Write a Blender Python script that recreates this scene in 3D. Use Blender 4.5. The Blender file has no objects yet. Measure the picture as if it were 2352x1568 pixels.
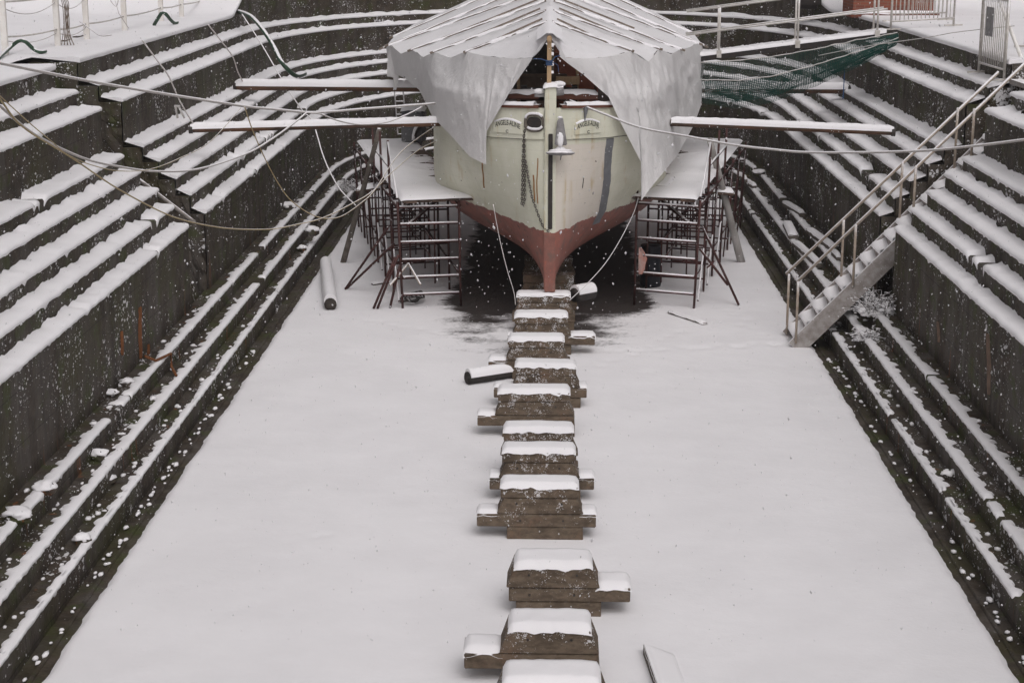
import bpy, bmesh, math, random
from mathutils import Vector, Matrix, noise
random.seed(7)
S = bpy.context.scene
COL = S.collection
V = Vector
XC = -0.18            # centre line of the dock
ZQ = 4.731            # top of the dock walls
# ------------------------------------------------------------------ camera
CAM_Z = 7.0
PITCH = math.atan(958 / 3920); YAW = math.atan(94 / (3920 * math.cos(PITCH) + 958 * math.sin(PITCH)))
FW = V((-math.sin(YAW) * math.cos(PITCH), math.cos(YAW) * math.cos(PITCH), -math.sin(PITCH)))
RT = V((math.cos(YAW), math.sin(YAW), 0)); UP = RT.cross(FW)
cam = bpy.data.cameras.new("camera"); co = bpy.data.objects.new("camera", cam); COL.objects.link(co)
m = Matrix((RT, UP, -FW)).transposed().to_4x4(); m.translation = (0, 0, CAM_Z); co.matrix_world = m
cam.sensor_width = 36; cam.lens = 60; cam.clip_end = 2000; cam.clip_start = 0.1
S.camera = co
# survey helpers: a sight line from the camera met with a known level, cross plane or side plane
def sight(x, y): return RT * ((x - 1176) / 3920) + UP * (-(y - 784) / 3920) + FW
def onz(x, y, z):
    d = sight(x, y); return V((0, 0, CAM_Z)) + d * ((z - CAM_Z) / d.z)
def ony(x, y, Y):
    d = sight(x, y); return V((0, 0, CAM_Z)) + d * (Y / d.y)
def proj(p):
    v = V(p) - V((0, 0, CAM_Z)); z = v.dot(FW)
    return 1176 + 3920 * v.dot(RT) / z, 784 - 3920 * v.dot(UP) / z
def nz(x, y=0., z=0.): return noise.noise(V((x, y, z)))      # -1..1
def fb(x, y=0., z=0.): return nz(x, y, z) * .6 + nz(2.1 * x, 2.1 * y, 2.1 * z + 5) * .3 + nz(4.3 * x, 4.3 * y, 4.3 * z + 9) * .15
def sm(a, b, x):
    t = min(1, max(0, (x - a) / (b - a))); return t * t * (3 - 2 * t)
# ------------------------------------------------------------------ objects
ORG = {}
def link(o, parent=None):
    COL.objects.link(o)
    if parent: o.parent = parent
    return o
def tag(o, label=None, cat=None, group=None, kind=None):
    if label: o["label"] = label
    if cat: o["category"] = cat
    if group: o["group"] = group
    if kind: o["kind"] = kind
    return o
def thing(name, label, cat, loc, group=None):
    o = bpy.data.objects.new(name, None); o.empty_display_size = .2; o.location = loc; link(o)
    ORG[o] = V(loc); return tag(o, label, cat, group)
class MB:
    def __init__(s): s.v = []; s.f = []; s.mi = []
    def add(s, vs, fs, mi=0):
        n = len(s.v); s.v += [tuple(p) for p in vs]; s.f += [tuple(i + n for i in f) for f in fs]; s.mi += [mi] * len(fs); return s
    def box(s, c, size, rot=None, mi=0):
        c = V(c); h = V(size) / 2
        P = [V((sx * h.x, sy * h.y, sz * h.z)) for sx in (-1, 1) for sy in (-1, 1) for sz in (-1, 1)]
        if rot: P = [rot @ p for p in P]
        return s.add([c + p for p in P], [(0, 1, 3, 2), (4, 6, 7, 5), (0, 4, 5, 1), (2, 3, 7, 6), (0, 2, 6, 4), (1, 5, 7, 3)], mi)
    def beam(s, a, b, w, h, up=V((0, 0, 1)), mi=0):
        a, b = V(a), V(b); d = (b - a); L = d.length; d.normalize()
        x = d.cross(up)
        if x.length < 1e-3: x = V((1, 0, 0))
        x.normalize(); u = x.cross(d); R = Matrix((x, d, u)).transposed()
        return s.box((a + b) / 2, (w, L, h), R, mi)
    def tube(s, pts, r, n=8, cap=True, mi=0):
        pts = [V(p) for p in pts]; k = len(pts); rr = r if isinstance(r, (list, tuple)) else [r] * k
        vs = []; pu = None
        for i, p in enumerate(pts):
            d = (pts[min(i + 1, k - 1)] - pts[max(i - 1, 0)]).normalized()
            if pu is None:
                pu = V((0, 0, 1)) if abs(d.z) < .9 else V((1, 0, 0))
            x = d.cross(pu).normalized(); u = x.cross(d).normalized(); pu = u
            for j in range(n):
                a = 2 * math.pi * j / n; vs.append(p + x * (math.cos(a) * rr[i]) + u * (math.sin(a) * rr[i]))
        fs = [(i * n + j, i * n + (j + 1) % n, (i + 1) * n + (j + 1) % n, (i + 1) * n + j) for i in range(k - 1) for j in range(n)]
        if cap: fs += [tuple(range(n))[::-1], tuple((k - 1) * n + j for j in range(n))]
        return s.add(vs, fs, mi)
    def prism(s, poly, y0, y1, mi=0):          # poly in (x,z), extruded along y
        n = len(poly)
        vs = [(x, y0, z) for x, z in poly] + [(x, y1, z) for x, z in poly]
        fs = [tuple(range(n)), tuple(range(2 * n - 1, n - 1, -1))] + [((i + 1) % n, i, i + n, (i + 1) % n + n) for i in range(n)]
        return s.add(vs, fs, mi)
    def grid(s, rows, mi=0, close=False):
        n = len(rows[0]); vs = [p for r in rows for p in r]
        fs = [(i * n + j, i * n + j + 1, (i + 1) * n + j + 1, (i + 1) * n + j) for i in range(len(rows) - 1) for j in range(n - 1)]
        return s.add(vs, fs, mi)
    def blob(s, c, r, seed=0, sub=2, flat=1.0, rough=.25, mi=0):
        bm = bmesh.new(); bmesh.ops.create_icosphere(bm, subdivisions=sub, radius=1)
        r = V(r) if not isinstance(r, (int, float)) else V((r, r, r)); vs = []
        for v in bm.verts:
            k = 1 + rough * fb(v.co.x * 1.3 + seed, v.co.y * 1.3, v.co.z * 1.3)
            vs.append(V(c) + V((v.co.x * r.x * k, v.co.y * r.y * k, v.co.z * r.z * k)))
        s.add(vs, [tuple(v.index for v in f.verts) for f in bm.faces], mi); bm.free(); return s
    def build(s, name, mat, parent=None, smooth=False, bevel=0, seg=2, recalc=True):
        me = bpy.data.meshes.new(name)
        root = parent
        while root is not None and root.parent is not None: root = root.parent
        o0 = ORG.get(root, V((0, 0, 0)))
        me.from_pydata([tuple(V(p) - o0) for p in s.v], [], s.f)
        mats = mat if isinstance(mat, list) else [mat]
        for q in mats: me.materials.append(q)
        for p, i in zip(me.polygons, s.mi): p.material_index = i
        if recalc or bevel:
            bm = bmesh.new(); bm.from_mesh(me)
            if bevel:
                bmesh.ops.remove_doubles(bm, verts=bm.verts, dist=1e-5)
                bmesh.ops.bevel(bm, geom=[e for e in bm.edges if len(e.link_faces) == 2 and e.calc_face_angle(0) > .5], offset=bevel, segments=seg, affect='EDGES', clamp_overlap=True)
            if recalc: bmesh.ops.recalc_face_normals(bm, faces=bm.faces)
            bm.to_mesh(me); bm.free()
        if smooth:
            for p in me.polygons: p.use_smooth = True
        o = bpy.data.objects.new(name, me); return link(o, parent)
# ------------------------------------------------------------------ materials
class NT:
    def __init__(s, name, rough=.8, spec=.3):
        s.m = bpy.data.materials.new(name); s.m.use_nodes = True; s.t = s.m.node_tree
        s.b = s.t.nodes["Principled BSDF"]; s.b.inputs["Roughness"].default_value = rough; s.b.inputs["Specular IOR Level"].default_value = spec
        s.g = s.n("ShaderNodeNewGeometry"); s.pos = s.g.outputs["Position"]
    def n(s, t): return s.t.nodes.new(t)
    def l(s, a, b): s.t.links.new(a, b)
    def put(s, sock, v):
        if isinstance(v, bpy.types.NodeSocket): s.l(v, sock)
        elif v is not None: sock.default_value = v
    def scale(s, vec, xyz):
        k = s.n("ShaderNodeVectorMath"); k.operation = 'MULTIPLY'; s.l(vec, k.inputs[0]); k.inputs[1].default_value = xyz; return k.outputs[0]
    def noise(s, sc, det=4, rough=.6, vec=None, dist=0):
        k = s.n("ShaderNodeTexNoise"); k.inputs["Scale"].default_value = sc; k.inputs["Detail"].default_value = det
        k.inputs["Roughness"].default_value = rough; k.inputs["Distortion"].default_value = dist; s.l(vec or s.pos, k.inputs["Vector"]); return k.outputs["Fac"]
    def vor(s, sc, vec=None, out="Distance", rnd=1):
        k = s.n("ShaderNodeTexVoronoi"); k.inputs["Scale"].default_value = sc; k.inputs["Randomness"].default_value = rnd; s.l(vec or s.pos, k.inputs["Vector"]); return k.outputs[out]
    def ramp(s, x, a, b, c0=0., c1=1.):
        k = s.n("ShaderNodeMapRange"); k.interpolation_type = 'SMOOTHSTEP'
        s.put(k.inputs[0], x)
        for i, v in zip((1, 2, 3, 4), (a, b, c0, c1)): s.put(k.inputs[i], v)
        return k.outputs[0]
    def math(s, op, a, b=None):
        k = s.n("ShaderNodeMath"); k.operation = op; s.put(k.inputs[0], a)
        if b is not None: s.put(k.inputs[1], b)
        return k.outputs[0]
    def mix(s, f, a, b):
        k = s.n("ShaderNodeMix"); k.data_type = 'RGBA'; s.put(k.inputs[0], f)
        for sock, v in ((k.inputs[6], a), (k.inputs[7], b)):
            if isinstance(v, (tuple, list)): sock.default_value = (*v[:3], 1)
            else: s.l(v, sock)
        return k.outputs[2]
    def xyz(s, vec=None):
        k = s.n("ShaderNodeSeparateXYZ"); s.l(vec or s.pos, k.inputs[0]); return k.outputs
    def comb(s, x, y, z):
        k = s.n("ShaderNodeCombineXYZ"); s.put(k.inputs[0], x); s.put(k.inputs[1], y); s.put(k.inputs[2], z); return k.outputs[0]
    def bump(s, h, st=.3, d=.02):
        k = s.n("ShaderNodeBump"); k.inputs["Strength"].default_value = st; k.inputs["Distance"].default_value = d; s.l(h, k.inputs["Height"]); s.l(k.outputs[0], s.b.inputs["Normal"])
    def col(s, c):
        if isinstance(c, (tuple, list)): s.b.inputs["Base Color"].default_value = (*c[:3], 1)
        else: s.l(c, s.b.inputs["Base Color"])
        return s
    def dust(s, c, thr=.55, soft=.25, amp=.5, sc=9):     # snow lying on faces that look up
        up = s.xyz(s.g.outputs["Normal"])[2]; nn = s.noise(sc, 3)
        v = s.math('ADD', up, s.math('MULTIPLY', s.math('SUBTRACT', nn, .5), amp))
        return s.mix(s.ramp(v, thr, thr + soft), c, SNOWC)
SNOWC = (.86, .845, .855)
def m_snow():
    t = NT("snow", .7, .2); a = t.noise(.9, 4); b = t.noise(26, 4)
    t.col(t.mix(t.ramp(a, .3, .7), (.84, .825, .835), (.88, .865, .875))); t.bump(t.math('ADD', t.math('MULTIPLY', b, .3), t.math('MULTIPLY', a, 2.)), .25, .025); return t.m
def m_stone(name="dock_stone", specks=1.0, floor=False):
    t = NT(name, .8, .25); x, y, z = t.xyz()
    a = t.noise(.7, 5, .65); b = t.noise(5, 5, .7); c = t.noise(1.0, 4, .6, t.scale(t.pos, (1.6, 1.6, .14)))
    col = t.mix(t.ramp(b, .3, .75), (.027, .0205, .0155), (.080, .062, .045))
    col = t.mix(t.ramp(c, .42, .68), col, (.092, .080, .070))                          # pale leaching
    col = t.mix(t.math('MULTIPLY', t.ramp(a, .48, .66), .75), col, (.050, .046, .018))    # moss
    g2 = t.noise(2.3, 3); col = t.mix(t.math('MULTIPLY', t.ramp(g2, .52, .68), .75), col, (.052, .062, .018))
    d2 = t.noise(1.4, 4, .6, t.scale(t.pos, (2.2, 2.2, .22))); col = t.mix(t.math('MULTIPLY', t.ramp(d2, .55, .8), .8), col, (.020, .017, .015))
    if not floor:                                                                       # masonry joints
        k = t.n("ShaderNodeTexBrick"); k.inputs["Scale"].default_value = 1; k.inputs["Mortar Size"].default_value = .008; k.inputs["Brick Width"].default_value = 1.75; k.inputs["Row Height"].default_value = .62
        k.inputs["Mortar Smooth"].default_value = .6
        t.l(t.comb(t.math('ADD', y, t.math('MULTIPLY', x, .8)), z, 0), k.inputs["Vector"])
        col = t.mix(t.math('MULTIPLY', k.outputs["Fac"], .75), col, (.014, .012, .011))
        r1 = t.noise(2.0, 2, .5, t.scale(t.pos, (3., 3., .25))); rz = t.ramp(z, 1.5, .9)
        col = t.mix(t.math('MULTIPLY', t.math('MULTIPLY', t.ramp(r1, .66, .73), rz), .85), col, (.16, .06, .022))  # rust runs
    # clinging snow specks
    wob = t.n("ShaderNodeVectorMath"); wob.operation = 'ADD'; t.l(t.pos, wob.inputs[0])
    nv = t.n("ShaderNodeTexNoise"); nv.inputs["Scale"].default_value = 22; t.l(t.pos, nv.inputs["Vector"])
    sc = t.scale(nv.outputs["Color"], (.05, .05, .07)); t.l(sc, wob.inputs[1])
    patch = t.noise(.9, 5, .7); fine = t.noise(3.2, 3)
    sz = t.math('ADD', t.math('ADD', t.ramp(patch, .44, .72, 0, .27 * specks), t.ramp(fine, .42, .72, 0, .16 * specks)), .035 * specks)
    v1 = t.vor(13, t.scale(wob.outputs[0], (1, .5, 1))); s1 = t.math('LESS_THAN', v1, sz)
    v2 = t.vor(30, t.scale(wob.outputs[0], (1, .5, 1))); s2 = t.math('LESS_THAN', v2, t.math('MULTIPLY', sz, .85))
    sp = t.math('MAXIMUM', s1, s2)
    t.col(t.mix(t.math('MULTIPLY', sp, .78), col, (.74, .73, .74)))
    t.b.inputs["Roughness"].default_value = .7
    t.bump(t.math('ADD', t.math('ADD', b, t.math('MULTIPLY', t.noise(18, 4), .5)), t.math('MULTIPLY', sp, .5)), .7, .03); return t.m
def m_plain(name, c, c2=None, sc=6, rough=.7, bump=.2, dust=None, spec=.3, metal=0, stretch=(1, 1, 1), obj=False):
    t = NT(name, rough, spec); n = t.noise(sc, 5, .65, t.scale(t.pos, stretch)); t.b.inputs["Metallic"].default_value = metal
    col = t.mix(t.ramp(n, .3, .7), c, c2 or tuple(k * .6 for k in c))
    if dust: col = t.dust(col, *dust)
    t.col(col)
    if bump: t.bump(t.noise(sc * 5, 4, .6, t.scale(t.pos, stretch)), bump, .01)
    return t.m
def m_block():
    t = NT("weathered_timber", .85, .2); a = t.noise(3, 5, .7); b = t.noise(9, 5, .7, t.scale(t.pos, (.8, 2, 1.6)))
    col = t.mix(t.ramp(b, .3, .7), (.085, .064, .046), (.170, .130, .094)); col = t.mix(t.ramp(a, .52, .75), col, (.185, .120, .082)); col = t.mix(t.ramp(t.noise(2.2, 4), .52, .75), col, (.055, .042, .032))
    x, y, z = t.xyz()
    pt = t.noise(5, 4, .7); sz = t.math('MULTIPLY', t.ramp(pt, .38, .68, 0, .50), t.ramp(z, .1, .62, .25, 1.15))
    wob = t.n("ShaderNodeVectorMath"); wob.operation = 'ADD'; t.l(t.pos, wob.inputs[0])
    nv = t.n("ShaderNodeTexNoise"); nv.inputs["Scale"].default_value = 30; t.l(t.pos, nv.inputs["Vector"]); t.l(t.scale(nv.outputs["Color"], (.09, .09, .09)), wob.inputs[1])
    s1 = t.math('MAXIMUM', t.math('LESS_THAN', t.vor(38, wob.outputs[0]), sz), t.math('LESS_THAN', t.vor(17, t.scale(wob.outputs[0], (1, 1, 1.5))), t.math('MULTIPLY', sz, .55)))
    col = t.mix(t.math('MULTIPLY', s1, .8), col, (.76, .75, .76)); col = t.dust(col, 1.0, .15, .3, 14)
    t.col(col); t.bump(t.math('ADD', b, s1), .5, .015); return t.m
def m_hull():
    t = NT("hull_paint", .55, .35); x, y, z = t.xyz(); n = t.noise(2, 5, .7); st = t.noise(1.4, 4, .6, t.scale(t.pos, (3, 3, .2)))
    c = t.mix(t.ramp(n, .35, .7), (.675, .672, .54), (.745, .735, .62))
    beige = t.math('MULTIPLY', t.math('MULTIPLY', t.ramp(x, .05, .09), t.ramp(t.math('ADD', x, t.math('MULTIPLY', n, .1)), 1.02, .98)), t.ramp(z, 3.3, 3.26))
    c = t.mix(t.math('MULTIPLY', beige, .85), c, (.72, .655, .585))
    c = t.mix(t.math('MULTIPLY', t.ramp(st, .55, .75), .35), c, (.52, .52, .39))
    pr = t.math('FRACT', t.math('MULTIPLY', z, 5.5)); c = t.mix(t.math('MULTIPLY', t.ramp(t.math('ABSOLUTE', t.math('SUBTRACT', pr, .5)), .035, .0), .12), c, (.25, .25, .19))   # plank seams
    rs = t.noise(3.2, 3, .5, t.scale(t.pos, (3.4, .6, .05))); c = t.mix(t.math('MULTIPLY', t.math('MULTIPLY', t.ramp(rs, .55, .72), t.ramp(t.noise(2.1, 3), .42, .62)), .55), c, (.50, .36, .14)); c = t.mix(t.math('MULTIPLY', t.ramp(t.noise(1.7, 5, .75), .58, .75), .35), c, (.45, .46, .35))   # rust runs
    c = t.mix(t.ramp(t.noise(11, 3), .70, .74), c, (.16, .13, .10))
    r = t.mix(t.ramp(n, .35, .65), (.34, .135, .105), (.22, .100, .080)); r = t.mix(t.ramp(t.noise(7, 5, .7), .58, .68), r, (.44, .13, .085)); r = t.mix(t.ramp(t.noise(3.3, 5, .7), .52, .70), r, (.17, .115, .095)); r = t.mix(t.ramp(t.noise(5, 4), .64, .72), r, (.075, .06, .05)); r = t.mix(t.math('MULTIPLY', t.ramp(t.noise(2.6, 6, .75, t.scale(t.pos, (1, 1, .5))), .55, .68), .6), r, (.40, .22, .17))
    wl = t.math('ADD', t.math('ADD', 1.76, t.math('MULTIPLY', t.math('SUBTRACT', y, 29.5), .075)), t.math('MULTIPLY', t.math('SUBTRACT', t.noise(5, 4), .5), .20))
    t.col(t.mix(t.ramp(t.math('SUBTRACT', z, wl), -.006, .006), r, c)); t.bump(t.noise(9, 4), .15, .01); return t.m
def m_tarp():
    t = NT("tarp_sheet", .5, .3); n = t.noise(3, 4); t.col(t.mix(t.ramp(n, .3, .7), (.71, .695, .69), (.77, .755, .75)))
    t.b.inputs["Subsurface Weight"].default_value = 0
    w = t.noise(5, 5, .6, t.scale(t.pos, (1, 1, .55)), 1.2); t.bump(t.math('ADD', w, t.math('MULTIPLY', t.noise(22, 3), .25)), .55, .05)
    tr = t.n("ShaderNodeBsdfTranslucent"); tr.inputs[0].default_value = (.85, .84, .84, 1); mx = t.n("ShaderNodeMixShader"); mx.inputs[0].default_value = .12
    t.l(t.b.outputs[0], mx.inputs[1]); t.l(tr.outputs[0], mx.inputs[2]); t.l(mx.outputs[0], t.t.nodes["Material Output"].inputs[0]); return t.m
def m_roof():
    t = NT("snowy_roof_sheet", .6, .25); n = t.noise(2.2, 6, .72); f = t.noise(9, 4, .7)
    t.col(t.mix(t.ramp(t.math('ADD', t.math('MULTIPLY', n, .7), t.math('MULTIPLY', f, .3)), .42, .58), (.87, .855, .86), (.90, .885, .895))); t.bump(t.math('ADD', n, t.math('MULTIPLY', f, .8)), .22, .03)
    tr = t.n("ShaderNodeBsdfTranslucent"); tr.inputs[0].default_value = (.8, .8, .8, 1); mx = t.n("ShaderNodeMixShader"); mx.inputs[0].default_value = .14
    t.l(t.b.outputs[0], mx.inputs[1]); t.l(tr.outputs[0], mx.inputs[2]); t.l(mx.outputs[0], t.t.nodes["Material Output"].inputs[0]); return t.m
def m_brick():
    t = NT("red_brick", .85, .2); x, y, z = t.xyz(); k = t.n("ShaderNodeTexBrick"); k.inputs["Scale"].default_value = 1; k.inputs["Brick Width"].default_value = .23; k.inputs["Row Height"].default_value = .075; k.inputs["Mortar Size"].default_value = .008
    k.inputs["Color1"].default_value = (.24, .075, .045, 1); k.inputs["Color2"].default_value = (.17, .055, .038, 1); k.inputs["Mortar"].default_value = (.2, .13, .1, 1)
    t.l(t.comb(t.math('ADD', x, y), z, 0), k.inputs["Vector"]); t.col(t.dust(k.outputs["Color"], .6)); return t.m
def m_floor_snow():
    t = NT("floor_snow_cover", .65, .2); a = t.noise(.7, 5); b = t.noise(26, 4)
    at = t.n("ShaderNodeAttribute"); at.attribute_name = "cover"
    c = t.mix(t.ramp(a, .3, .7), (.83, .815, .825), (.88, .865, .875))
    f = t.math('ADD', at.outputs["Fac"], t.math('ADD', t.math('MULTIPLY', t.math('SUBTRACT', t.noise(3.2, 6, .7, t.scale(t.pos, (1, 1.5, 1))), .5), 1.0), t.math('MULTIPLY', t.math('SUBTRACT', t.noise(17, 4, .7), .5), .55)))
    gr = t.math('MULTIPLY', t.math('LESS_THAN', t.vor(5.5), t.ramp(t.noise(1.3, 3), .5, .8, .0, .10)), .35); c = t.mix(gr, c, (.30, .28, .27))
    t.col(t.mix(t.ramp(f, .22, .74), (.052, .044, .041), c)); t.bump(t.math('ADD', t.math('MULTIPLY', b, .35), t.math('MULTIPLY', a, 4.)), .3, .03); return t.m
FLOORSNOW = m_floor_snow()
SNOW = m_snow(); STONE = m_stone(); WET = m_stone("wet_floor", .45, True)
RUBBLE = m_stone("rubble", 1.5, True)
BLOCK = m_block(); HULL = m_hull(); TARP = m_tarp(); ROOF = m_roof(); BRICK = m_brick()
STEEL = m_plain("red_scaffold_tube", (.078, .027, .024), (.042, .02, .018), 9, .6, .2, (.86, .2, .5, 14))
PIPE = m_plain("galvanised_rail", (.42, .36, .30), (.30, .235, .18), 8, .5, .1, (.45, .3, .4, 20))
WHITE = m_plain("white_painted_post", (.80, .78, .74), (.70, .66, .61), 5, .6, .1, (.6,))
WMET = m_plain("white_metal_rail", (.62, .59, .55), (.45, .42, .38), 9, .5, .1, (.4, .3, .4, 20))
ROPE = m_plain("pale_rope", (.52, .49, .47), (.34, .31, .29), 60, .9, .3, (.15, .4, .5, 30))
YROPE = m_plain("yellow_rope", (.42, .34, .19), (.30, .23, .12), 40, .9, .3, (.45, .4, .6, 30))
GREENP = m_plain("green_hose", (.035, .075, .045), (.025, .05, .03), 8, .5, .1, (.5, .25, .4, 14))
NETM = m_plain("green_netting", (.012, .066, .052), (.008, .045, .036), 5, .7, 0, (.8, .3, .8, 5))
RAILW = m_plain("brown_varnish", (.17, .065, .04), (.10, .04, .027), 8, .5, .2, (.6, .2, .9, 6), stretch=(.5, 2, 2))
CABIN = m_plain("red_brown_cabin", (.44, .155, .095), (.32, .11, .07), 3, .55, .1)
PINE = m_plain("pale_pine", (.52, .36, .21), (.42, .28, .16), 10, .7, .2, stretch=(4, 4, .4))
BATTEN = m_plain("batten_wood", (.24, .195, .16), (.15, .12, .095), 10, .8, .2, (.72, .2, .5, 9))
DARKI = m_plain("black_iron", (.03, .028, .028), (.05, .04, .035), 12, .5, .3)
CHAIN = m_plain("chain_iron", (.11, .095, .085), (.06, .05, .045), 30, .6, .3)
GALV = m_plain("anchor_grey", (.34, .33, .33), (.2, .19, .19), 8, .5, .2, (.35, .3, .5, 14), metal=.3)
LEAD = m_plain("grey_sealing_tape", (.20, .205, .22), (.16, .165, .175), 5, .6, .15)
INK = m_plain("faded_black_lettering", (.035, .035, .03), (.10, .10, .08), 45, .8, 0)
RUSTM = m_plain("rust_stain", (.30, .125, .035), (.36, .22, .10), 14, .8, .1, stretch=(3, 3, .6))
BOOM = m_plain("rusty_spar", (.055, .042, .034), (.15, .07, .036), 1.6, .7, .2, (.75, .2, .4, 9), stretch=(1, 2, 2))
OLDW = m_plain("grey_weathered_wood", (.17, .15, .13), (.10, .085, .07), 7, .9, .3, (.55, .25, .5, 9))
PLANK = m_plain("scaffold_board", (.13, .085, .065), (.08, .055, .045), 4, .9, .2, stretch=(.6, 3, 1))
CONC = m_plain("stair_concrete", (.40, .375, .36), (.24, .21, .19), 7, .9, .3, (.10, .35, 1.1, 12))
CANVAS = m_plain("grey_canvas_bundle", (.085, .080, .07), (.045, .04, .036), 5, .8, .5)
BARREL = m_plain("dark_barrel", (.012, .014, .02), (.02, .022, .03), 4, .4, .05)
ORANGE = m_plain("orange_rag", (.38, .09, .05), (.42, .30, .27), 4, .8, .2)
BLUE = m_plain("blue_cord", (.05, .10, .22), (.04, .08, .17), 20, .8, 0)
TWIG = m_plain("snowy_twig", (.06, .045, .035), (.09, .07, .05), 20, .9, 0, (.15, .4, .7, 18))
FLAKE = NT("snowflake", .8, .1).col((.66, .65, .66)).m
# ------------------------------------------------------------------ dock profile: (half width, level of the tread inside it)
RISE = [(4.97, .25), (5.24, .50), (5.54, .75), (5.85, 2.129), (6.09, 2.444), (6.33, 2.732), (6.61, 3.031), (6.88, 3.283), (7.20, 4.059), (7.58, 4.333), (7.92, ZQ)]
YA, YB, YAPSE, YN = 27.85, 29.25, 44.0, -6.0
def apb(w): return 9.3 + (w - 5.85) * .8
def frange(a, b, st):
    n = max(1, int(round((b - a) / st))); return [a + (b - a) * i / n for i in range(n + 1)]
def straight(side, y0, y1, st):
    ys = frange(y0, y1, st); return (lambda i, w: (XC + side * w, ys[i]), len(ys))
def around(y0, st=.14, na=130):
    ys = frange(y0, YAPSE, st); n = len(ys)
    def f(i, w):
        if i < n: return (XC - w, ys[i])
        i -= n
        if i < na:
            a = math.pi * (i + 1) / (na + 1); return (XC - w * math.cos(a), YAPSE + apb(w) * math.sin(a))
        i -= na; return (XC + w, ys[n - 1 - i])
    return f, 2 * n + na
def ztop(x, y):                    # the head wall stands higher than the side quays
    k = sm(43.3, 47.0, y) if x < 0 else sm(46.5, 50, y); return ZQ + 1.0 * k
def profile(r0, r1, zbase):
    out = []; z = zbase
    for w, zt in RISE[r0:r1]:
        n = max(2, int((zt - z) / .35) + 1)
        out += [(w, z + (zt - .025 - z) * k / n, 0) for k in range(n + 1)]
        out.append((w + .025, zt, 1)); z = zt
    return out
def wall_mesh(mb, pos, n, r0, r1, zbase, wend):
    pr = profile(r0, r1, zbase); pr.append((wend, pr[-1][1], 1)); rows = []
    for i in range(n):
        row = []
        for w, z, flat in pr:
            x, y = pos(i, w); j = .012 * fb(x * 1.5 + y * 1.5, z * 3) + (.012 * nz(y * 5 + x * 4, z * 9) if not flat else 0)
            x, y = pos(i, w + j)
            zz = z + (0 if not flat else .008 * nz(x * 3, y * 3))
            if z > 4.34: zz = 4.34 + (z - 4.34) * (ztop(x, y) - 4.34) / (ZQ - 4.34)
            row.append((x, y, zz))
        rows.append(row)
    mb.grid(rows)
def end_cap(mb, side, y, zb=-.1, out=1):
    for k in range(3, len(RISE)):
        w0 = RISE[k][0]; w1 = RISE[k + 1][0] if k + 1 < len(RISE) else 8.75; zt = RISE[k][1] - .02
        nn = max(6, int((zt - zb) / .11)); nw = 4
        rows = [[(XC + side * (w0 + .012 + (w1 - w0) * a / nw), y + (.03 + .07 * fb(w0 * 3 + a * .5, b * .5)) * (1 if y < 28.5 else -1), zb + (zt - zb) * b / nn) for a in range(nw + 1)] for b in range(nn + 1)]
        mb.grid(rows, 1)
def ledge_snow(parent, pos, n, wo, wi, z, h=.055, ov=.03, cover=1.0, gap=-.2, seed=0., rag=.05, head=False):
    rows = []
    for i in range(n):
        x, y = pos(i, wo); t = y + x * .9 + seed * 17
        hh = h * (1 + .55 * fb(t * .9, seed) + .3 * nz(t * 4.3, seed + 6)) ; g = fb(t * .55, seed + 3) + .35 * nz(t * 3, seed)
        gone = sm(gap + .12, gap, g)
        o = ov * (1 + .9 * fb(t * 2.3, seed + 7)) + .018 * nz(t * 9, seed)
        ci = wo + (wi - wo) * min(1.0, max(.12, cover * ((1 if cover > .95 else .75) + .55 * fb(t * 1.1, seed + 11)) + (cover < .95) * (.42 * max(0, nz(t * 5.5, seed + 2)) + .40 * max(0, nz(t * 11, seed + 4)) )))
        full = cover >= .95
        drift = max(0, .03 + .055 * nz(t * 3.1, seed + 5) + .03 * nz(t * 8, seed)) if full else -h * 1.05
        sink = -gone * (h * 2.2 + .06)
        P = [(ci + (.01 if full else 0), hh + drift), (ci - (ci - wo) * .22, hh * 1.02 + max(0, drift) * .25), (ci - (ci - wo) * .6, hh), (wo + .035, hh * .97), (wo + .004, hh * .82), (wo - o * .8, hh * .48), (wo - o, hh * .12), (wo - o * .75, -.018 - max(0, .03 * nz(t * 6, seed + 1)) - max(0, .22 * (nz(t * 5.3, seed + 9) - .42))), (wo + .012, -.02)]
        row = []
        for q, (w, dz) in enumerate(P):
            if gone > 0: w = w + gone * (max(0, wo + .02 - w))
            x, y = pos(i, w); zz = z + dz + sink
            row.append((x, y, zz + (.008 * nz(x * 6, y * 6) if q < 4 else 0)))
        rows.append(row)
    mb = MB(); mb.grid(rows)
    for r in (0, n - 1): mb.add(rows[r], [tuple(range(len(rows[r])))])
    o = mb.build("ledge_snow", SNOW, parent, smooth=True); return o
def dock_side(name, label, pos_steps, n_steps, pos_up, n_up, ends, wend=8.75, seed=0):
    mb = MB(); wall_mesh(mb, pos_steps, n_steps, 0, 3, -.12, 5.9); wall_mesh(mb, pos_up, n_up, 3, len(RISE), .70, wend)
    for side, y in ends: end_cap(mb, side, y)
    o = mb.build(name, [STONE, RUBBLE]); tag(o, label, "dock wall")
    par = {0: (.030, .010, .40, -.34), 1: (.034, .012, .50, -.46), 2: (.034, .012, .48, -.36)}
    for k in range(3):
        h, ov, cv, gp = par[k]; ledge_snow(o, pos_steps, n_steps, RISE[k][0], RISE[k + 1][0], RISE[k][1], h, ov, cv, gp, seed + k)
    for k in range(3, len(RISE) - 1):
        ledge_snow(o, pos_up, n_up, RISE[k][0], RISE[k + 1][0], RISE[k][1], .055, .03, 1.0, (-.62 if k > 4 else -.45 if k == 4 else -.36), seed + k)
    return o
WALLS = {}
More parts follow.
